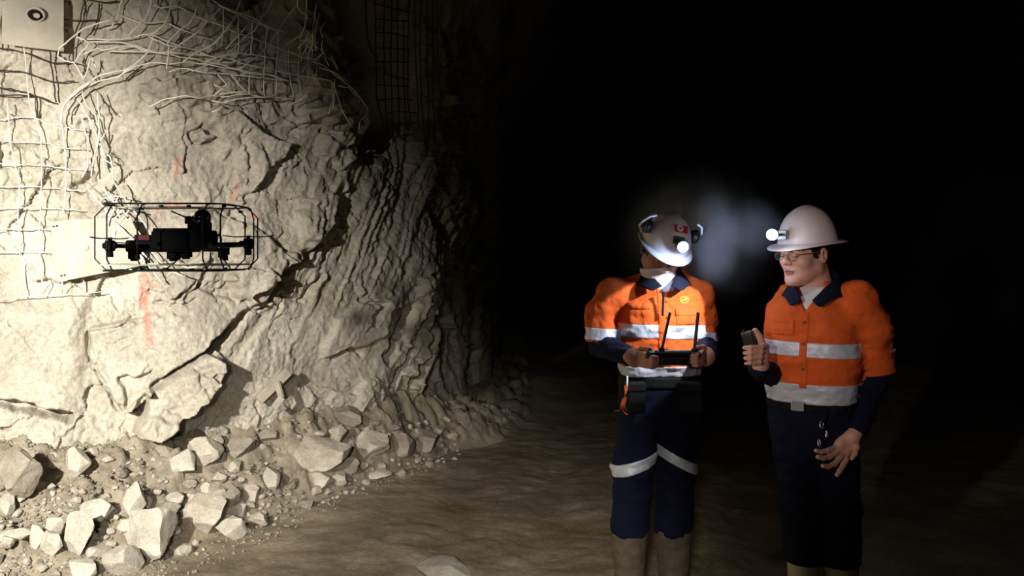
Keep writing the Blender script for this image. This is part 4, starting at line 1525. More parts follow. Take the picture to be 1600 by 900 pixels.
def build_drone():
    Y0 = 3.3
    c0 = at(276, 388, Y0)

    def p(px, py, dy=0.0):
        return Vector(at(px, py, Y0 + dy)) - c0
    u = Y0 / FPX          # metres per photo pixel here
    dr = empty('drone', c0, 'black caged drone with round scanner dome hovering in front of the rock wall', 'drone')
    I = Matrix.Identity(4)

    def part(fn, name, mat, par=dr, smooth=False):
        bm = bmesh.new()
        fn(bm)
        return bm_obj(name, bm, M[mat], par, smooth)

    def B(bm, x0, y0, x1, y1, d0, d1, bev=.006):
        a, b = p(x0, y0), p(x1, y1)
        bx(bm, (abs(b.x - a.x), d1 - d0, abs(a.z - b.z)), Matrix.Translation(((a.x + b.x) / 2, (d0 + d1) / 2, (a.z + b.z) / 2)), bev, 2)
    # airframe
    frame = part(lambda bm: (B(bm, 203, 375.5, 262, 394, -.045, .05, .008), B(bm, 246, 361, 306, 394, -.07, .075, .012), B(bm, 300, 368, 334, 391, -.05, .055, .008), B(bm, 247, 357, 304, 366, -.055, .06, .006)), 'airframe', 'drone')
    part(lambda bm: B(bm, 303, 360, 336, 389, -.06, .03, .007), 'camera_housing', 'drone_grey', frame)
    q = p(329, 383, -.062)
    part(lambda bm: cyl(bm, .011, .011, .010, Matrix.Translation(q) @ Matrix.Rotation(math.pi / 2, 4, 'X'), 20, .002), 'camera_lens', 'ring', frame)
    q2 = p(251, 381, -.062)
    part(lambda bm: cyl(bm, .013, .011, .016, Matrix.Translation(q2) @ Matrix.Rotation(math.pi / 2, 4, 'X'), 20, .002), 'sensor_eye', 'drone_grey', frame)
    part(lambda bm: B(bm, 215, 367, 240, 377, -.035, .035, .005), 'red_battery_latch', 'dark_red')
    bpy.data.objects['red_battery_latch'].name = 'battery'
    # scanner dome on its neck
    nk = part(lambda bm: (B(bm, 297, 346, 326, 361, -.035, .045, .008), B(bm, 291, 338, 300, 350, -.02, .02, .004)), 'scanner_mount', 'drone')
    dm = p(316, 340)

    def dome(bm):
        bmesh.ops.create_uvsphere(bm, u_segments=32, v_segments=20, radius=.034, matrix=Matrix.Translation(dm))
        cyl(bm, .031, .033, .03, Matrix.Translation(dm + Vector((-.004, 0, -.022))) @ Matrix.Rotation(.3, 4, 'Y'), 32, .003)
    part(dome, 'scanner_dome', 'dome', nk, True)
    tq = Matrix.Translation(dm + Vector((-.006, 0, -.010))) @ Matrix.Rotation(.45, 4, 'Y') @ Matrix.Rotation(.25, 4, 'X')
    V_, F_ = tube_geo([tuple(tq @ Vector((.0345 * math.cos(t), .0345 * math.sin(t), 0))) for t in np.linspace(0, 2 * math.pi, 40, endpoint=False)], .0028, 8, True)
    mesh_obj('dome_ring', V_, F_, M['ring'], nk, True)
    # four arms with motors and propellers at rest
    for (a, m, d, rot, up) in (((232, 386), (172, 384), -.16, .55, 1), ((330, 383), (388, 381), -.12, -.62, 1), ((240, 388), (214, 390), .20, .15, 0), ((320, 389), (352, 391), .20, -.1, 0)):
        A_, Bv = p(a[0], a[1], d * .25), p(m[0], m[1], d)
        V_, F_ = tube_geo([A_, (A_ + Bv) / 2, Bv], [.011, .009, .008], 10)
        arm = mesh_obj('arm', V_, F_, M['drone'], dr, True)
        sg = -1 if m[0] < 276 else 1

        def motor(bm):
            cyl(bm, .018, .018, .040, Matrix.Translation(Bv), 22, .004)
            if up:
                bx(bm, (.055, .026, .024), Matrix.Translation(Bv + Vector((-sg * .004 - .004, 0, 0))), .008, 2)
            cyl(bm, .013, .010, .03, Matrix.Translation(Bv + Vector((0, 0, -.028))), 18, .003)
        part(motor, 'motor', 'drone', arm)
        hub = Bv + Vector((0, 0, .026))

        def blades(bm):
            cyl(bm, .008, .008, .012, Matrix.Translation(hub), 14, .002)
            for s_ in (0, math.pi):
                mt = Matrix.Translation(hub) @ Matrix.Rotation((.7 if up else .2) + s_ + rot, 4, 'Z') @ Matrix.Rotation(.10, 4, 'Y')
                rows = []
                for k in range(9):
                    t = k / 8
                    x = .006 + .088 * t
                    w = .018 * (math.sin(math.pi * min(1, .18 + .80 * t)) ** .6)
                    rows.append([bm.verts.new(mt @ Vector((x, -w * .5 + .0, .003 - .002 + .012 * t * t))), bm.verts.new(mt @ Vector((x, 0, .0055 + .012 * t * t))), bm.verts.new(mt @ Vector((x, w * .5, .001 + .012 * t * t))), bm.verts.new(mt @ Vector((x, 0, .0035 + .012 * t * t)))])
                for r0, r1 in zip(rows[:-1], rows[1:]):
                    for k in range(4):
                        bm.faces.new((r0[k], r0[(k + 1) % 4], r1[(k + 1) % 4], r1[k]))
                bm.faces.new(rows[0])
                bm.faces.new(rows[-1][::-1])
        part(blades, 'propeller', 'prop', arm)
    # landing feet and belly sensors
    for (x0, y0, x1, y1, d0, d1) in ((208, 391, 223, 405, -.05, -.02), (267, 392, 282, 405, -.045, .0), (286, 390, 300, 402, -.04, .01), (347, 390, 358, 403, -.05, -.02)):
        part(lambda bm: (B(bm, x0, y0, x1, y1, d0, d1, .005), B(bm, x0 + 3, y1 - 4, x1 - 3, y1 + 3, d0 + .006, d1 - .006, .003)), 'foot', 'drone')
    V_, F_ = tube_geo(smooth_path([p(336, 371, -.02), p(341, 367, -.02), p(345, 372, -.02), p(344, 383, -.02), p(337, 385, -.02)], .006), .0045, 8)
    mesh_obj('carry_handle', V_, F_, M['drone'], dr, True)
    # cage: upper and lower loops joined by bent uprights, as on a rounded crate
    tz, bz = p(276, 322).z, p(276, 422).z
    xl, xr = p(162, 0).x, p(393, 0).x
    yd = .20

    def loop(z, inset, dx0=0.0, dx1=0.0):
        x0, x1, y0, y1, c = xl + inset + dx0, xr - inset + dx1, -yd + inset * .6, yd - inset * .6, .07
        pts = [(x0 + c, y0), (x1 - c, y0), (x1 - c * .3, y0 + c * .3), (x1, y0 + c), (x1, y1 - c), (x1 - c * .3, y1 - c * .3), (x1 - c, y1), (x0 + c, y1), (x0 + c * .3, y1 - c * .3), (x0, y1 - c), (x0, y0 + c), (x0 + c * .3, y0 + c * .3)]
        return [(a, b, z) for a, b in pts]

    def rod(pts, r=.0033, mat='cage', closed=False, name='cage_rod'):
        V_, F_ = tube_geo(pts, r, 7, closed)
        return mesh_obj(name, V_, F_, M[mat], dr, True)
    rod(loop(tz, .05, 0, 0), closed=True, name='cage_hoop')
    rod(loop(bz, .05, .0, -.01), closed=True, name='cage_hoop')
    rod(loop(tz - .012, .085, .0, -.05), closed=True, mat='cage_lit', name='cage_hoop', r=.0026)
    rod(loop(bz + .022, .03, .01, .0), closed=True, mat='cage_lit', name='cage_hoop', r=.0030)

    def upright(x, y, inx, iny, mat='cage'):
        zt, zb = tz, bz
        ch = .045
        pts = [(x + inx * ch * 1.6, y + iny * ch * 1.6, zt), (x + inx * ch * .9, y + iny * ch * .9, zt - .004), (x, y, zt - ch), (x, y, zb + ch), (x + inx * ch * .9, y + iny * ch * .9, zb + .004), (x + inx * ch * 1.6, y + iny * ch * 1.6, zb)]
        rod(pts, .0030, mat, name='cage_upright')
    for x, y, ix, iy, mt in ((xl, -.07, 1, 0, 'cage'), (xl, .09, 1, 0, 'cage_lit'), (xr, -.08, -1, 0, 'cage'), (xr, .08, -1, 0, 'cage'),
                             (p(205, 0).x, -yd, 0, 1, 'cage'), (p(250, 0).x, -yd, 0, 1, 'cage'), (p(346, 0).x, -yd, 0, 1, 'cage'), (p(372, 0).x, -yd, 0, 1, 'cage'),
                             (p(196, 0).x, yd, 0, -1, 'cage'), (p(300, 0).x, yd, 0, -1, 'cage_lit'), (p(372, 0).x, yd, 0, -1, 'cage')):
        upright(x, y, ix, iy, mt)
    # struts from the airframe to the cage, and clamps where rods cross
    for a, b in (((268, 330, -.16), (291, 340, -.02)), ((350, 387, -.05), (388, 384, -.19)), ((225, 400, -.05), (232, 421, -.16)), ((285, 400, -.03), (262, 419, -.17)), ((345, 400, -.03), (360, 419, -.17)), ((300, 360, .05), (312, 324, .15))):
        rod([p(*a), p(*b)], .0028, name='cage_strut')
    for (px, py, d) in ((252, 322, -.17), (295, 322, -.17), (350, 322, -.17), (376, 331, -.13), (215, 326, -.17), (218, 421, -.17), (258, 420, -.17), (300, 421, -.17), (352, 420, -.17), (391, 380, -.08)):
        part(lambda bm: bx(bm, (.014, .012, .010), Matrix.Translation(p(px, py, d)), .002), 'rod_clamp', 'cage')
    return dr


build_drone()

# ================================================================== WIRE MESH AND PLATES ON THE WALL
M['wire_dark'] = simple('rusty_wire', lin(58, 50, 40), .8, .1, var=.25, scale=60)
M['wire_pale'] = simple('galvanised_wire', lin(236, 230, 212), .6, .0, var=.08, scale=40)
M['plate'] = simple('dusty_steel_plate', lin(184, 175, 157), .85, var=.14, scale=9, bump=.3, bscale=90)
rngw = random.Random(5)


def wall_path(pts, off, step=9, jit=1.2, win=3):
    """a wire traced along the wall's surface, standing off it by off"""
    P2 = smooth_path([(a, b if b > -3 else -70, 0) for a, b in pts], step)
    dep = [wall_depth(q[0], q[1], win) for q in P2]
    d2 = list(dep)
    for _ in range(6):
        d2 = [d2[0]] + [min(.5 * d2[i] + .25 * (d2[i - 1] + d2[i + 1]), dep[i] + .03) for i in range(1, len(d2) - 1)] + [d2[-1]]
    ph = rngw.random() * 6
    return [at(q[0] + rngw.uniform(-jit, jit), q[1] + rngw.uniform(-jit, jit), d - off + .012 * math.sin(ph + i * .9)) for i, (q, d) in enumerate(zip(P2, d2))]


def wire(pts, off, r=.0030, step=9, jit=1.0):
    return tube_geo(wall_path(pts, off, step, jit), r, 6)


left_h = [[(-40, 10), (20, -4), (60, 0), (95, 9)], [(96, 30), (122, 33), (150, 32)], [(130, -2), (165, 4), (185, 2)], [(-30, 70), (4, 76), (40, 83), (80, 98), (118, 98)], [(-30, 106), (0, 109), (40, 114), (80, 128), (116, 127)], [(-30, 132), (25, 141), (50, 148), (86, 162)], [(-30, 150), (40, 149), (60, 152)],
          [(-30, 186), (0, 187), (26, 183), (54, 185), (95, 197), (133, 205)], [(-30, 218), (20, 222), (66, 224), (100, 231), (134, 233)], [(-30, 255), (25, 257), (66, 259), (100, 263), (136, 266)], [(-30, 291), (30, 291), (66, 292), (100, 296), (128, 298)], [(-30, 326), (40, 325), (128, 328)], [(-30, 357), (20, 358), (92, 359)], [(-30, 395), (85, 394)], [(-30, 470), (20, 466), (62, 462), (110, 460), (160, 456)]]
left_v = [[(7, -20), (6, 10), (2, 42), (4, 78)], [(36, 66), (38, 82), (42, 110), (44, 145), (52, 180), (62, 205), (65, 240), (64, 290), (62, 340), (63, 400), (66, 462)], [(95, -10), (94, 30), (92, 50)], [(133, 2), (125, 30), (116, 62), (115, 95)], [(78, 76), (80, 100), (84, 130), (87, 160)], [(98, 198), (101, 230), (103, 265), (102, 300), (98, 340)], [(134, 200), (137, 240), (136, 270)], [(11, 160), (15, 210), (20, 245), (28, 272), (30, 300), (28, 330), (31, 380), (33, 463)], [(57, 150), (60, 185)], [(97, 440), (98, 458)], [(131, 434), (132, 457)], [(155, 6), (152, 30), (140, 55)]]
hi_pale = merge([wire(w, .022) for w in left_h[7:]] + [wire(w, .022) for w in (left_v[1], left_v[5], left_v[7], left_v[9], left_v[10])])
lm = mesh_obj('wire_mesh', hi_pale[0], hi_pale[1], M['wire_pale'], None, True)
tag(lm, 'square wire mesh pinned over the pale rock at the left edge, below the bolt plate', 'wire mesh')
for w in left_h[:7] + [left_v[k] for k in (0, 2, 3, 4, 6, 8, 11)]:
    dk = wire(w, .020, .0044)
    o = mesh_obj('rusty_wire', dk[0], dk[1], M['wire_dark'], lm, True)
    o['label'] = 'dark rusty wire'

torn = [[(203, -6), (183, 28), (165, 46)], [(250, -6), (232, 20), (220, 36), (200, 57)], [(282, -6), (262, 25), (248, 45), (232, 55)], [(328, -6), (305, 22), (287, 42), (274, 53), (262, 68)], [(240, 55), (230, 82), (212, 100), (183, 121)], [(350, 8), (320, 38), (300, 56), (278, 72), (262, 82)], [(362, 33), (340, 65), (310, 80), (285, 97)],
        [(392, -4), (368, 25), (345, 55), (330, 72), (312, 85)], [(432, -4), (405, 35), (380, 60), (355, 85), (338, 100)], [(464, 5), (440, 40), (420, 70), (398, 92), (372, 108)], [(438, -6), (420, 14), (396, 30), (372, 56), (352, 78)],
        [(265, 70), (262, 90), (260, 109)], [(348, 8), (349, 40), (346, 72)], [(372, 22), (373, 50), (372, 82)], [(395, 30), (394, 60), (392, 86)], [(417, 40), (415, 75), (412, 122)], [(435, 45), (435, 72), (432, 112), (431, 152)], [(452, 70), (452, 112), (459, 152)], [(470, 40), (468, 80), (466, 112), (470, 138)],
        [(205, -4), (240, 8), (275, 8), (298, 20)], [(188, 23), (220, 36), (255, 34), (275, 42), (312, 56), (340, 65)], [(230, 55), (262, 70), (300, 76)], [(330, 0), (360, 15), (390, 25), (420, 42), (450, 52)], [(303, 24), (325, 33), (345, 40), (370, 50), (395, 60), (430, 72), (452, 76)], [(340, 8), (372, 22), (398, 34), (430, 48)],
        [(140, 66), (165, 66), (200, 68), (225, 77), (245, 80)], [(122, 60), (140, 61), (180, 62), (230, 54), (255, 62), (285, 72), (310, 80), (330, 88), (360, 93), (400, 105), (432, 110)], [(158, 80), (200, 72), (230, 80), (262, 85), (300, 92), (340, 100), (380, 110), (420, 117), (452, 127)], [(130, 84), (152, 76), (170, 80), (215, 80), (262, 82), (300, 84), (345, 90)],
        [(182, 122), (212, 104), (238, 98), (262, 100), (290, 98), (320, 100), (360, 108), (400, 115), (440, 118)], [(265, 112), (282, 106), (312, 112), (345, 115), (380, 118), (412, 122), (450, 126)], [(300, 112), (330, 100), (370, 96), (410, 88)], [(320, 96), (350, 86), (385, 84), (430, 92), (470, 100)],
        [(232, 167), (260, 155), (290, 150), (312, 153), (340, 148), (385, 142), (402, 147)], [(330, 158), (350, 160), (390, 152), (430, 152), (458, 156)], [(345, 152), (380, 147), (412, 151), (440, 146)], [(340, 117), (352, 130), (362, 143)], [(362, 118), (375, 133), (388, 146)], [(390, 116), (389, 146)], [(412, 124), (413, 150)], [(334, 132), (362, 144), (388, 147)], [(358, 128), (346, 138), (335, 149)], [(430, 110), (470, 118), (500, 122), (520, 128)], [(432, 75), (460, 84), (500, 100)]]
tm = merge([wire(w, .035 + .05 * rngw.random(), .0039) for w in torn])
tw = mesh_obj('wire_mesh', tm[0], tm[1], M['wire_pale'], None, True)
tag(tw, 'torn pale wire mesh sagging off the upper rock above the drone', 'wire mesh')
loose = [[(98, 202), (95, 180), (103, 160), (118, 142), (140, 128), (160, 116), (182, 112), (206, 106)], [(104, 176), (108, 160), (122, 145), (150, 128), (180, 121), (207, 103)], [(96, 190), (100, 165), (116, 147), (138, 131)], [(178, 29), (150, 38), (125, 48), (108, 62), (93, 75), (89, 88), (100, 95), (115, 98), (124, 112), (131, 124), (143, 90)], [(120, 58), (138, 67), (128, 80), (118, 95)],
         [(118, 147), (135, 178), (148, 203), (158, 232), (164, 268)], [(128, 143), (133, 160), (148, 180), (154, 200)], [(152, 145), (154, 172), (155, 212), (149, 238)], [(128, 180), (135, 212), (138, 250), (135, 266), (128, 277)], [(115, 182), (137, 181), (150, 210), (165, 246)], [(148, 241), (143, 262), (142, 276)], [(160, 240), (172, 243), (175, 262)], [(160, 248), (174, 255), (177, 280)], [(164, 208), (156, 222)], [(143, 90), (150, 105)],
         [(135, 292), (158, 318), (178, 345), (205, 372), (232, 405)], [(176, 282), (200, 318), (226, 350), (240, 372)], [(160, 290), (178, 318), (200, 338), (222, 372)], [(146, 314), (178, 306), (206, 312)], [(158, 336), (190, 325), (216, 330)], [(170, 300), (184, 330), (190, 360)], [(185, 305), (176, 330), (168, 352)], [(210, 320), (190, 345), (176, 372)],
         [(200, 372), (222, 402), (252, 440)], [(218, 368), (240, 398), (268, 424), (290, 432)], [(262, 396), (282, 414), (300, 418), (316, 410)],
         [(490, 92), (510, 105), (525, 118), (545, 133), (560, 150), (575, 173), (562, 190), (560, 202)], [(500, 105), (520, 112), (545, 128)], [(520, 130), (528, 150), (536, 175), (550, 198)], [(528, 134), (545, 137), (557, 150)], [(518, 122), (520, 150), (515, 178)], [(523, 122), (524, 140), (520, 172)],
         [(480, -4), (478, 25), (470, 55), (446, 68)], [(495, 5), (490, 40), (485, 75), (482, 122)], [(468, -4), (466, 12), (480, 22), (481, 30)], [(490, 60), (480, 100), (482, 125)], [(500, 20), (492, 50), (494, 80)], [(455, 165), (480, 150), (478, 140)], [(450, 165), (470, 155), (482, 140)], [(330, 175), (348, 168)]]
rl = random.Random(12)
for k in range(16):
    x, y = rl.uniform(480, 522), rl.uniform(30, 100)
    loose.append([(x, y), (x + rl.uniform(-14, 14), y + rl.uniform(5, 18)), (x + rl.uniform(-18, 18), y + rl.uniform(14, 40))])
for w in loose:
    V_, F_ = wire(w, .05 + .06 * rl.random(), .0042, 8)
    mesh_obj('loose_wire', V_, F_, M['wire_pale'], tw, True)
far = [[(585, -10), (587, 60), (588, 110), (590, 160), (604, 222)], [(601, -10), (600, 70), (600, 120), (603, 170), (606, 218)], [(622, -10), (621, 60), (622, 130), (625, 218)], [(639, -10), (638, 80), (637, 140), (642, 190)], [(570, -10), (574, 60), (590, 90)], [(612, -10), (611, 100), (614, 214)], [(630, 30), (631, 120), (634, 200)],
       [(583, 6), (612, 12), (640, 19)], [(585, 30), (640, 34)], [(588, 51), (612, 52), (640, 58)], [(590, 75), (638, 78)], [(585, 96), (612, 97), (640, 98)], [(602, 116), (640, 124)], [(586, 133), (640, 136)], [(586, 156), (620, 154), (645, 158)], [(606, 177), (630, 174), (652, 177)], [(607, 197), (650, 192)], [(595, 214), (625, 213), (648, 210)]]
for k in range(5):
    x = 648 + 9 * k
    far.append([(x, -10), (x + rl.uniform(-2, 3), 70), (x + rl.uniform(-1, 6), 150), (x + rl.uniform(2, 10), rl.uniform(190, 270))])
fm = merge([wire(w, .012, .0050, 12, .8) for w in far])
o = mesh_obj('wire_mesh', fm[0], fm[1], M['wire_dark'], None, True)
tag(o, 'dim strip of wire mesh hanging on the far wall behind the dark recess', 'wire mesh')

# domed bolt plate top left
bp_c = on_wall(52, 34, .03, 4)
nrm = Vector((.42, -.88, .1)).normalized()
mq = Matrix.Translation(bp_c) @ nrm.to_track_quat('Z', 'Y').to_matrix().to_4x4()
bm = bmesh.new()
G_ = 22
hs_ = .150
gv = {}
for i in range(G_ + 1):
    for j in range(G_ + 1):
        x, y = (i / G_ - .5) * 2 * hs_, (j / G_ - .5) * 2 * hs_
        r = math.hypot(x, y)
        gv[i, j] = bm.verts.new((x, y, .040 * math.exp(-(r / .06) ** 2) + .004 * vnoise(np.array([x * 14]), np.array([y * 14]))[0] + .02 * (x * y) / hs_ ** 2))
for i in range(G_):
    for j in range(G_):
        bm.faces.new((gv[i, j], gv[i + 1, j], gv[i + 1, j + 1], gv[i, j + 1]))
ret = bmesh.ops.solidify(bm, geom=list(bm.faces), thickness=.008)
bmesh.ops.transform(bm, matrix=mq, verts=bm.verts)
M['pale_plate'] = simple('pale_dusty_plate', lin(228, 220, 202), .85, var=.10, scale=9, bump=.4, bscale=70)
bp = bm_obj('bolt_plate', bm, M['pale_plate'], None, True)
tag(bp, 'square domed steel plate with a bolt hole, top left corner of the wall', 'plate')
ringp = [tuple(mq @ Vector((.042 * math.cos(t) + .012, .034 * math.sin(t) + .03, .040 + .006 * math.sin(t)))) for t in np.linspace(0, 2 * math.pi, 24, endpoint=False)]
V_, F_ = tube_geo(ringp, .009, 8, True)
mesh_obj('collar_ring', V_, F_, M['plate'], bp, True)
bm = bmesh.new()
cyl(bm, .038, .038, .012, mq @ T4(.012, .03, .040), 24)
bm_obj('bolt_hole', bm, M['black_matte'], bp)
bm = bmesh.new()
cyl(bm, .014, .014, .07, mq @ T4(.018, .018, .055, .35, .25), 14, .002)
bm_obj('bolt', bm, M['plate'], bp)

# flat plate half behind the drone
c = [(80, 347), (120, 343), (168, 341), (205, 342), (222, 380), (226, 414), (160, 427), (94, 440), (88, 434), (80, 384)]
dpl = min(wall_depth(a, b, 3) for a, b in [(90, 360), (150, 360), (200, 370), (100, 425), (160, 410), (200, 400)]) - .02
bm = bmesh.new()
nw = Vector((.50, -.86, 0))
pb = at(150, 390, dpl)
fr_, bk_ = [], []
for a, b in c:
    d_ = at(a, b, 1.0) - Vector((0, 0, CAMZ))
    t = (pb - Vector((0, 0, CAMZ))).dot(nw) / d_.dot(nw)
    q = Vector((0, 0, CAMZ)) + d_ * t
    fr_.append(bm.verts.new(q))
    bk_.append(bm.verts.new(q - nw * .022))
bm.faces.new(fr_)
bm.faces.new(bk_[::-1])
for i in range(len(c)):
    j = (i + 1) % len(c)
    bm.faces.new((fr_[i], bk_[i], bk_[j], fr_[j]))
sp = bm_obj('strap_plate', bm, M['plate'], None)
tag(sp, 'flat pale steel plate with rounded corners on the wall left of the drone', 'plate')
for a, b in ((96, 431), (101, 430), (84, 354), (89, 353)):
    d_ = at(a, b, 1.0) - Vector((0, 0, CAMZ))
    q = Vector((0, 0, CAMZ)) + d_ * ((pb - Vector((0, 0, CAMZ))).dot(nw) / d_.dot(nw))
    bm = bmesh.new()
    cyl(bm, .006, .006, .004, Matrix.Translation(q) @ nw.to_track_quat('Z', 'Y').to_matrix().to_4x4(), 12)
    bm_obj('rivet', bm, M['wire_dark'], sp)
d_ = at(133, 387, 1.0) - Vector((0, 0, CAMZ))
q = Vector((0, 0, CAMZ)) + d_ * ((pb - Vector((0, 0, CAMZ))).dot(nw) / d_.dot(nw))
bm = bmesh.new()
cyl(bm, .026, .016, .014, Matrix.Translation(q) @ nw.to_track_quat('Z', 'Y').to_matrix().to_4x4(), 18, .004)
bm_obj('boss', bm, M['plate'], sp)

# ================================================================== RUBBLE
def rock_geo(seed, sub, squash=1.0, planes=12, rough_=.03):
    rng = random.Random(seed)
    bm = bmesh.new()
    bmesh.ops.create_icosphere(bm, subdivisions=sub, radius=1.0)
    v = np.array([tuple(a.co) for a in bm.verts])
    f = [tuple(a.index for a in fc.verts) for fc in bm.faces]
    bm.free()
    for k in range(planes):
        n_ = np.array([rng.gauss(0, 1), rng.gauss(0, 1), rng.gauss(0, 1)])
        n_ /= np.linalg.norm(n_)
        h = rng.uniform(.48, .82)
        dd = v @ n_ - h
        v -= np.clip(dd, 0, None)[:, None] * n_
    v *= (1 + rough_ * fbm(v[:, 0] * 2.5 + seed, v[:, 1] * 2.5, v[:, 2] * 2.5, oct=3, seed=seed))[:, None]
    v -= (v.max(0) + v.min(0)) / 2
    v /= (v.max(0) - v.min(0))
    return v, f


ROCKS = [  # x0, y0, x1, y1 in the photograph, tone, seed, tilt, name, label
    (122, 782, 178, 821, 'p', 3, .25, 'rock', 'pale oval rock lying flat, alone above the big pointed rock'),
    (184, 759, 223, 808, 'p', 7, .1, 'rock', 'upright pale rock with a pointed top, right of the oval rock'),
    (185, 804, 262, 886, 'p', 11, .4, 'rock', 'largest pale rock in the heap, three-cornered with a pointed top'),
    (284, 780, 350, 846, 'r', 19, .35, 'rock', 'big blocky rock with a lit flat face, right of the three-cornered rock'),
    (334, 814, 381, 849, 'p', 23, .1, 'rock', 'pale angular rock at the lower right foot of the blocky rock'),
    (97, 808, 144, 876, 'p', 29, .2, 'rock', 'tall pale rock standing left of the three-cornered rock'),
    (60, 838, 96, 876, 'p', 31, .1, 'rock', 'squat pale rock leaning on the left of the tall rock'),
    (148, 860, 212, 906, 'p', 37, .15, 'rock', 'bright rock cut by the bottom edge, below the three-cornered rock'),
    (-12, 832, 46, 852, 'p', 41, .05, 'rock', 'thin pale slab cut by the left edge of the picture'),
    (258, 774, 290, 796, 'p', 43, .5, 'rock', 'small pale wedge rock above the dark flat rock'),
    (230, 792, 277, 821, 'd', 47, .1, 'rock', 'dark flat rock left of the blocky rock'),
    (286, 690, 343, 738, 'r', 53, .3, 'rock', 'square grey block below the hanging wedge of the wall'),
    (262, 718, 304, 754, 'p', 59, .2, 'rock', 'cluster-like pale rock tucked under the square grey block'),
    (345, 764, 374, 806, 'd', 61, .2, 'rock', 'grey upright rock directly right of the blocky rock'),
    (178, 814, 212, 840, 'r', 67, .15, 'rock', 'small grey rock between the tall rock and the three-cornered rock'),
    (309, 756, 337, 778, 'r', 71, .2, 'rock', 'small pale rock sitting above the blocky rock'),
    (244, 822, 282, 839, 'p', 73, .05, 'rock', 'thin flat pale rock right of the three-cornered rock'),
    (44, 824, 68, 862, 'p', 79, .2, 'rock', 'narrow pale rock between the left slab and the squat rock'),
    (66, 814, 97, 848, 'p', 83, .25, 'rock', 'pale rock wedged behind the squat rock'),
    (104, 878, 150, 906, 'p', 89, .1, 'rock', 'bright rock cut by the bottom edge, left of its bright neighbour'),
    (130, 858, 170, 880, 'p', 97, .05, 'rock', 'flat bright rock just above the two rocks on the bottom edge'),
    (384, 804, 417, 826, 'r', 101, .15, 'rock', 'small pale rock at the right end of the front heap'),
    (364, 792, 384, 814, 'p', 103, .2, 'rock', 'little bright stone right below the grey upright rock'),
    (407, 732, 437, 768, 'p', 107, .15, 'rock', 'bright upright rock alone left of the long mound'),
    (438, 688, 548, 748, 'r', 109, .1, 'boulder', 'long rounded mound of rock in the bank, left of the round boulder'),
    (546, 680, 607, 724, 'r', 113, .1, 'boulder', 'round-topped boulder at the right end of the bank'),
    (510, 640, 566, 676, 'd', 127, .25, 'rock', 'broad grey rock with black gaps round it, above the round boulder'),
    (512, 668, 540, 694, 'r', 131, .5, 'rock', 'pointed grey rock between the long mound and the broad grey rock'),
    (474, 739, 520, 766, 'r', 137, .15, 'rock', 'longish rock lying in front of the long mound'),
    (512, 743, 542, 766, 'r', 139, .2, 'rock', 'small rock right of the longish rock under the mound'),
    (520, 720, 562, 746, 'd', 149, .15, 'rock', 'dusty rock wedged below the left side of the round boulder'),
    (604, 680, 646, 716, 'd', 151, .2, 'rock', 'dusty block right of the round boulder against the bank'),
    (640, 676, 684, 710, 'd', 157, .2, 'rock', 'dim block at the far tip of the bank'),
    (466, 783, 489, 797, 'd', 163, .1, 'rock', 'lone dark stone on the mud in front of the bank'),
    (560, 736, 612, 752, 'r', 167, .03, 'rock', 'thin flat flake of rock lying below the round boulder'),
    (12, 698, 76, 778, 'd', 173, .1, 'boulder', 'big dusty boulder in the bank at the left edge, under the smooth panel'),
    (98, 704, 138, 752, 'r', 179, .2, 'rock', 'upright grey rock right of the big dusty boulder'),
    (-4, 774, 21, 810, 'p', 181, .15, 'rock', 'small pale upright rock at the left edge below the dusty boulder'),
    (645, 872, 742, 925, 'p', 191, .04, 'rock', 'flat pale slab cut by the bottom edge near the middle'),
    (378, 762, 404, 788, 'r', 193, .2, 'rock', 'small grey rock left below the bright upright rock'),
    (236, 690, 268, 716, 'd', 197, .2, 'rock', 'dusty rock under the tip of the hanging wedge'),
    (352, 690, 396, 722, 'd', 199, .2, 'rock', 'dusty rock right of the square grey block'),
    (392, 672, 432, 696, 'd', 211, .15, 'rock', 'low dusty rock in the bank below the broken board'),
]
for (x0, y0, x1, y1, tone, seed, tilt, nm, lab) in ROCKS:
    if y1 > 900:
        b = hit_ground((x0 + x1) / 2, 900)
        Yb = b.y - .02
        base = at((x0 + x1) / 2, y1, Yb)
        b = Vector((base.x, Yb, float(ground_z(base.x, Yb))))
    else:
        b = hit_ground((x0 + x1) / 2, y1 - (y1 - y0) * .12)
    s = b.y / FPX
    w, h = (x1 - x0) * s, (y1 - y0) * s
    if x0 == 645:
        h *= .3
    dpt = max(w * .75, h * .6) if x0 != 645 else w * 1.1
    v, f = rock_geo(seed, 4 if w > .1 else 3, planes=14 if nm == 'rock' else 26, rough_=.03 if nm == 'rock' else .06)
    ca, sa = math.cos(tilt), math.sin(tilt)
    v = v @ np.array([[ca, 0, sa], [0, 1, 0], [-sa, 0, ca]])
    v /= (v.max(0) - v.min(0))
    v = v * np.array([w, dpt, h * 1.08])
    v[:, 2] -= v[:, 2].min() + h * .10
    o = mesh_obj(nm, v, np.array(f), M[{'p': 'rubble_pale', 'r': 'rubble', 'd': 'rubble_dark'}[tone]], None, False)
    o.location = (b.x, b.y + dpt * .25, float(ground_z(b.x, b.y + dpt * .25)) if y1 <= 900 else b.z)
    if y1 <= 900:
        o.location.z = b.z
    if x0 == 12:
        o.location.y -= .12
    tag(o, lab, 'rock' if nm == 'rock' else 'boulder', 'rocks in the rubble heap along the wall')

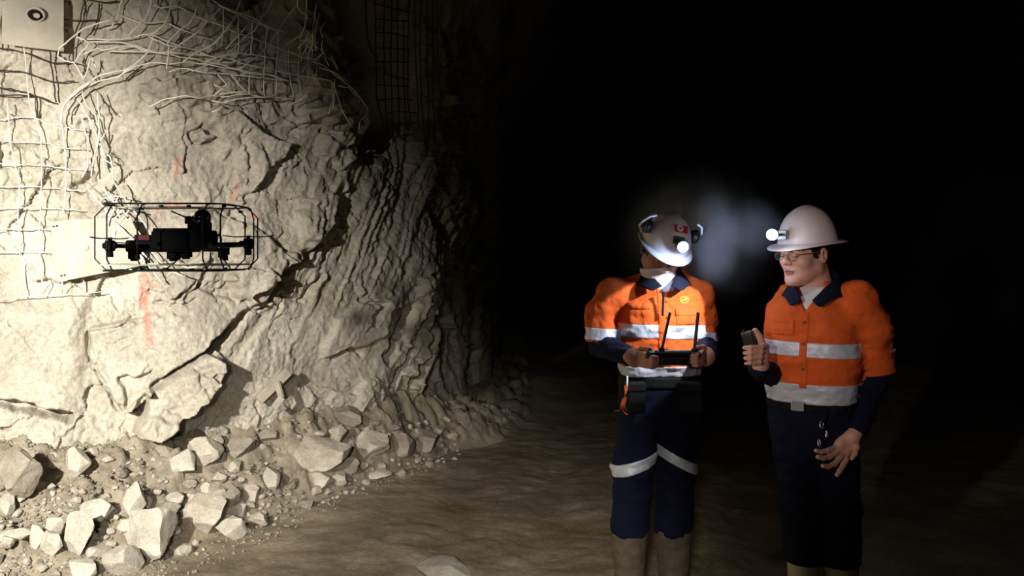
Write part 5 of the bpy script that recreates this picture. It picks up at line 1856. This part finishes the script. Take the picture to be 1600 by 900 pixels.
# small fragments: copies sharing a few shapes
protos = []
for k in range(10):
    v, f = rock_geo(300 + k, 2, planes=10)
    me = mesh_obj('rock_fragment', v * np.array([1, .85, .7]), np.array(f), M[('rubble', 'rubble_dark', 'rubble')[k % 3]], None, False)
    protos.append(me)
rg = random.Random(77)
spots, tries = [], 0
while len(spots) < 250 and tries < 12000:
    tries += 1
    px = rg.choice([rg.uniform(-10, 420), rg.uniform(-10, 420), rg.uniform(380, 720)])
    top = np.interp(px, [0, 140, 250, 430, 560, 700], [700, 700, 690, 660, 660, 660])
    bot = np.interp(px, [0, 200, 300, 430, 560, 620, 720], [905, 900, 870, 815, 770, 745, 715])
    py = top + (bot - top) * rg.random() ** .6
    sz = (7 + 24 * rg.random() ** 2.2) if px < 430 else (6 + 15 * rg.random() ** 2)
    if any(abs(px - q[0]) < (sz + q[2]) * .45 and abs(py - q[1]) < (sz + q[2]) * .35 for q in spots):
        continue
    if any(x0 - 3 < px < x1 + 3 and y0 + 4 < py < y1 + 4 for (x0, y0, x1, y1, *_r) in ROCKS):
        continue
    spots.append((px, py, sz))
for i, (px, py, sz) in enumerate(spots):
    b = hit_ground(px, py)
    src = protos[i % 10]
    o = src if i < 10 else src.copy()
    if i >= 10:
        COL.objects.link(o)
    sc_ = sz * b.y / FPX
    o.scale = (sc_ * rg.uniform(.8, 1.3), sc_, sc_ * rg.uniform(.8, 1.2))
    o.rotation_euler = (rg.uniform(-.4, .4), rg.uniform(-.4, .4), rg.uniform(0, 6.28))
    o.location = b + Vector((0, 0, sc_ * .18))
    tag(o, 'small loose rock fragment, one of many strewn over the bank under the wall', 'rock', 'small rock fragments on the bank')

# gravel between them
gr_v, gr_f = [], []
tv, tf = rock_geo(500, 1, planes=6)
tf = np.array(tf)
n_ = 0
for k in range(3400):
    px = rg.uniform(-20, 700) if k % 3 else rg.uniform(-20, 260)
    top = np.interp(px, [0, 140, 250, 430, 560, 700], [690, 690, 680, 650, 650, 660])
    bot = np.interp(px, [0, 200, 300, 430, 560, 620, 720], [915, 910, 900, 840, 780, 752, 720])
    py = top + (bot - top) * rg.random() ** .8
    Yq = None
    b = None
    # cheap ground hit: one Newton-like pass from a flat guess
    Yq = CAMZ * FPX / (py - HOR)
    for _ in range(7):
        g = float(ground_z((px - 800) / FPX * Yq, Yq)) if _ in (2, 4, 6) or _ == 0 else g
        Yq = .5 * Yq + .5 * (CAMZ - g) * FPX / (py - HOR)
    x = (px - 800) / FPX * Yq
    s_ = rg.uniform(.004, .009) + .016 * rg.random() ** 3
    a = rg.uniform(0, 6.28)
    R_ = np.array([[math.cos(a), -math.sin(a), 0], [math.sin(a), math.cos(a), 0], [0, 0, 1]])
    gr_v.append((tv * np.array([s_ * rg.uniform(.8, 1.6), s_, s_ * .8])) @ R_.T + np.array([x, Yq, float(ground_z(x, Yq)) + s_ * .2]))
    gr_f.append(tf + n_)
    n_ += len(tv)
o = mesh_obj('gravel', np.concatenate(gr_v), np.concatenate(gr_f), M['rubble_dark'], None, False)
tag(o, 'loose gravel and chips covering the bank between the rocks', 'gravel', None, 'stuff')

# broken board jammed at the wall's foot
M['board'] = simple('dusty_board', lin(160, 152, 136), .85, var=.15, scale=14, bump=.4, bscale=60)


def plank(p0, p1, w, t, name, par=None):
    a, b = Vector(p0), Vector(p1)
    q = (b - a).to_track_quat('Z', 'Y').to_matrix().to_4x4()
    bm = bmesh.new()
    bx(bm, (w, t, (b - a).length), Matrix.Translation((a + b) / 2) @ q, .006, 2)
    for v in bm.verts:
        v.co += Vector((.004 * math.sin(v.co.z * 90), 0, .004 * math.sin(v.co.x * 120)))
    return bm_obj(name, bm, M['board'], par)


d_ = min(wall_depth(450, 580, 2), wall_depth(430, 600, 2)) - .03
bb = plank(at(404, 626, d_ - .12), at(451, 580, d_), .030, .060, 'broken_board')
tag(bb, 'broken dusty board jammed upright against the foot of the rock wall', 'board')
plank(at(432, 596, d_ - .07), at(441, 622, d_ - .10), .024, .045, 'splinter', bb)
plank(at(441, 620, d_ - .10), at(428, 638, d_ - .12), .022, .04, 'splinter', bb)
plank(at(414, 606, d_ - .10), at(440, 578, d_ - .01), .020, .03, 'splinter', bb)


# ================================================================== DUST IN THE LAMP LIGHT
def haze(name, c, r, dens, label, seed, core=.1):
    n = NT(name + '_scatter')
    n.t.nodes.remove(n.b)
    out = n.t.nodes['Material Output']
    tc = n.n('ShaderNodeTexCoord')
    ln = n.n('ShaderNodeVectorMath', operation='LENGTH')
    n.l(tc.outputs['Object'], ln.inputs[0])
    mr = n.n('ShaderNodeMapRange', interpolation_type='SMOOTHERSTEP')
    mr.inputs[1].default_value, mr.inputs[2].default_value, mr.inputs[3].default_value, mr.inputs[4].default_value = core, 1.0, 1.0, 0.0
    n.l(ln.outputs['Value'], mr.inputs[0])
    ns = n.noise(2.6, 3, .55, tc.outputs['Object'])
    m1 = n.n('ShaderNodeMapRange')
    m1.inputs[1].default_value, m1.inputs[2].default_value, m1.inputs[3].default_value, m1.inputs[4].default_value = .3, .7, .45, 1.4
    n.l(ns.outputs['Fac'], m1.inputs[0])
    mu = n.n('ShaderNodeMath', operation='MULTIPLY')
    n.l(mr.outputs[0], mu.inputs[0])
    n.l(m1.outputs[0], mu.inputs[1])
    m2 = n.n('ShaderNodeMath', operation='MULTIPLY')
    n.l(mu.outputs[0], m2.inputs[0])
    m2.inputs[1].default_value = dens
    vsn = n.n('ShaderNodeVolumeScatter')
    vsn.inputs['Color'].default_value = (.72, .83, 1, 1)
    vsn.inputs['Anisotropy'].default_value = .0
    n.l(m2.outputs[0], vsn.inputs['Density'])
    n.l(vsn.outputs[0], out.inputs['Volume'])
    bm = bmesh.new()
    bmesh.ops.create_icosphere(bm, subdivisions=4, radius=1.0)
    o = bm_obj(name, bm, n.m, None, True)
    o.location = c
    o.scale = r
    return tag(o, label, 'dust haze', None, 'stuff')


haze('dust_haze', at(1088, 370, 4.03), (.46, .42, .40), 1.9, 'bluish dust haze glowing behind the bowed white helmet with the lit lamp', 1)
haze('dust_haze', at(1114, 374, 3.74), (.15, .26, .25), 5.6, 'added dust patch imitating lens flare right of the bowed helmet', 3, .3)  # extra dust added beside the helmet to imitate lens flare
haze('dust_haze', at(1180, 358, 3.46), (.16, .16, .16), 2.0, 'small dust glow round the lit lamp on the helmet at the right', 2)
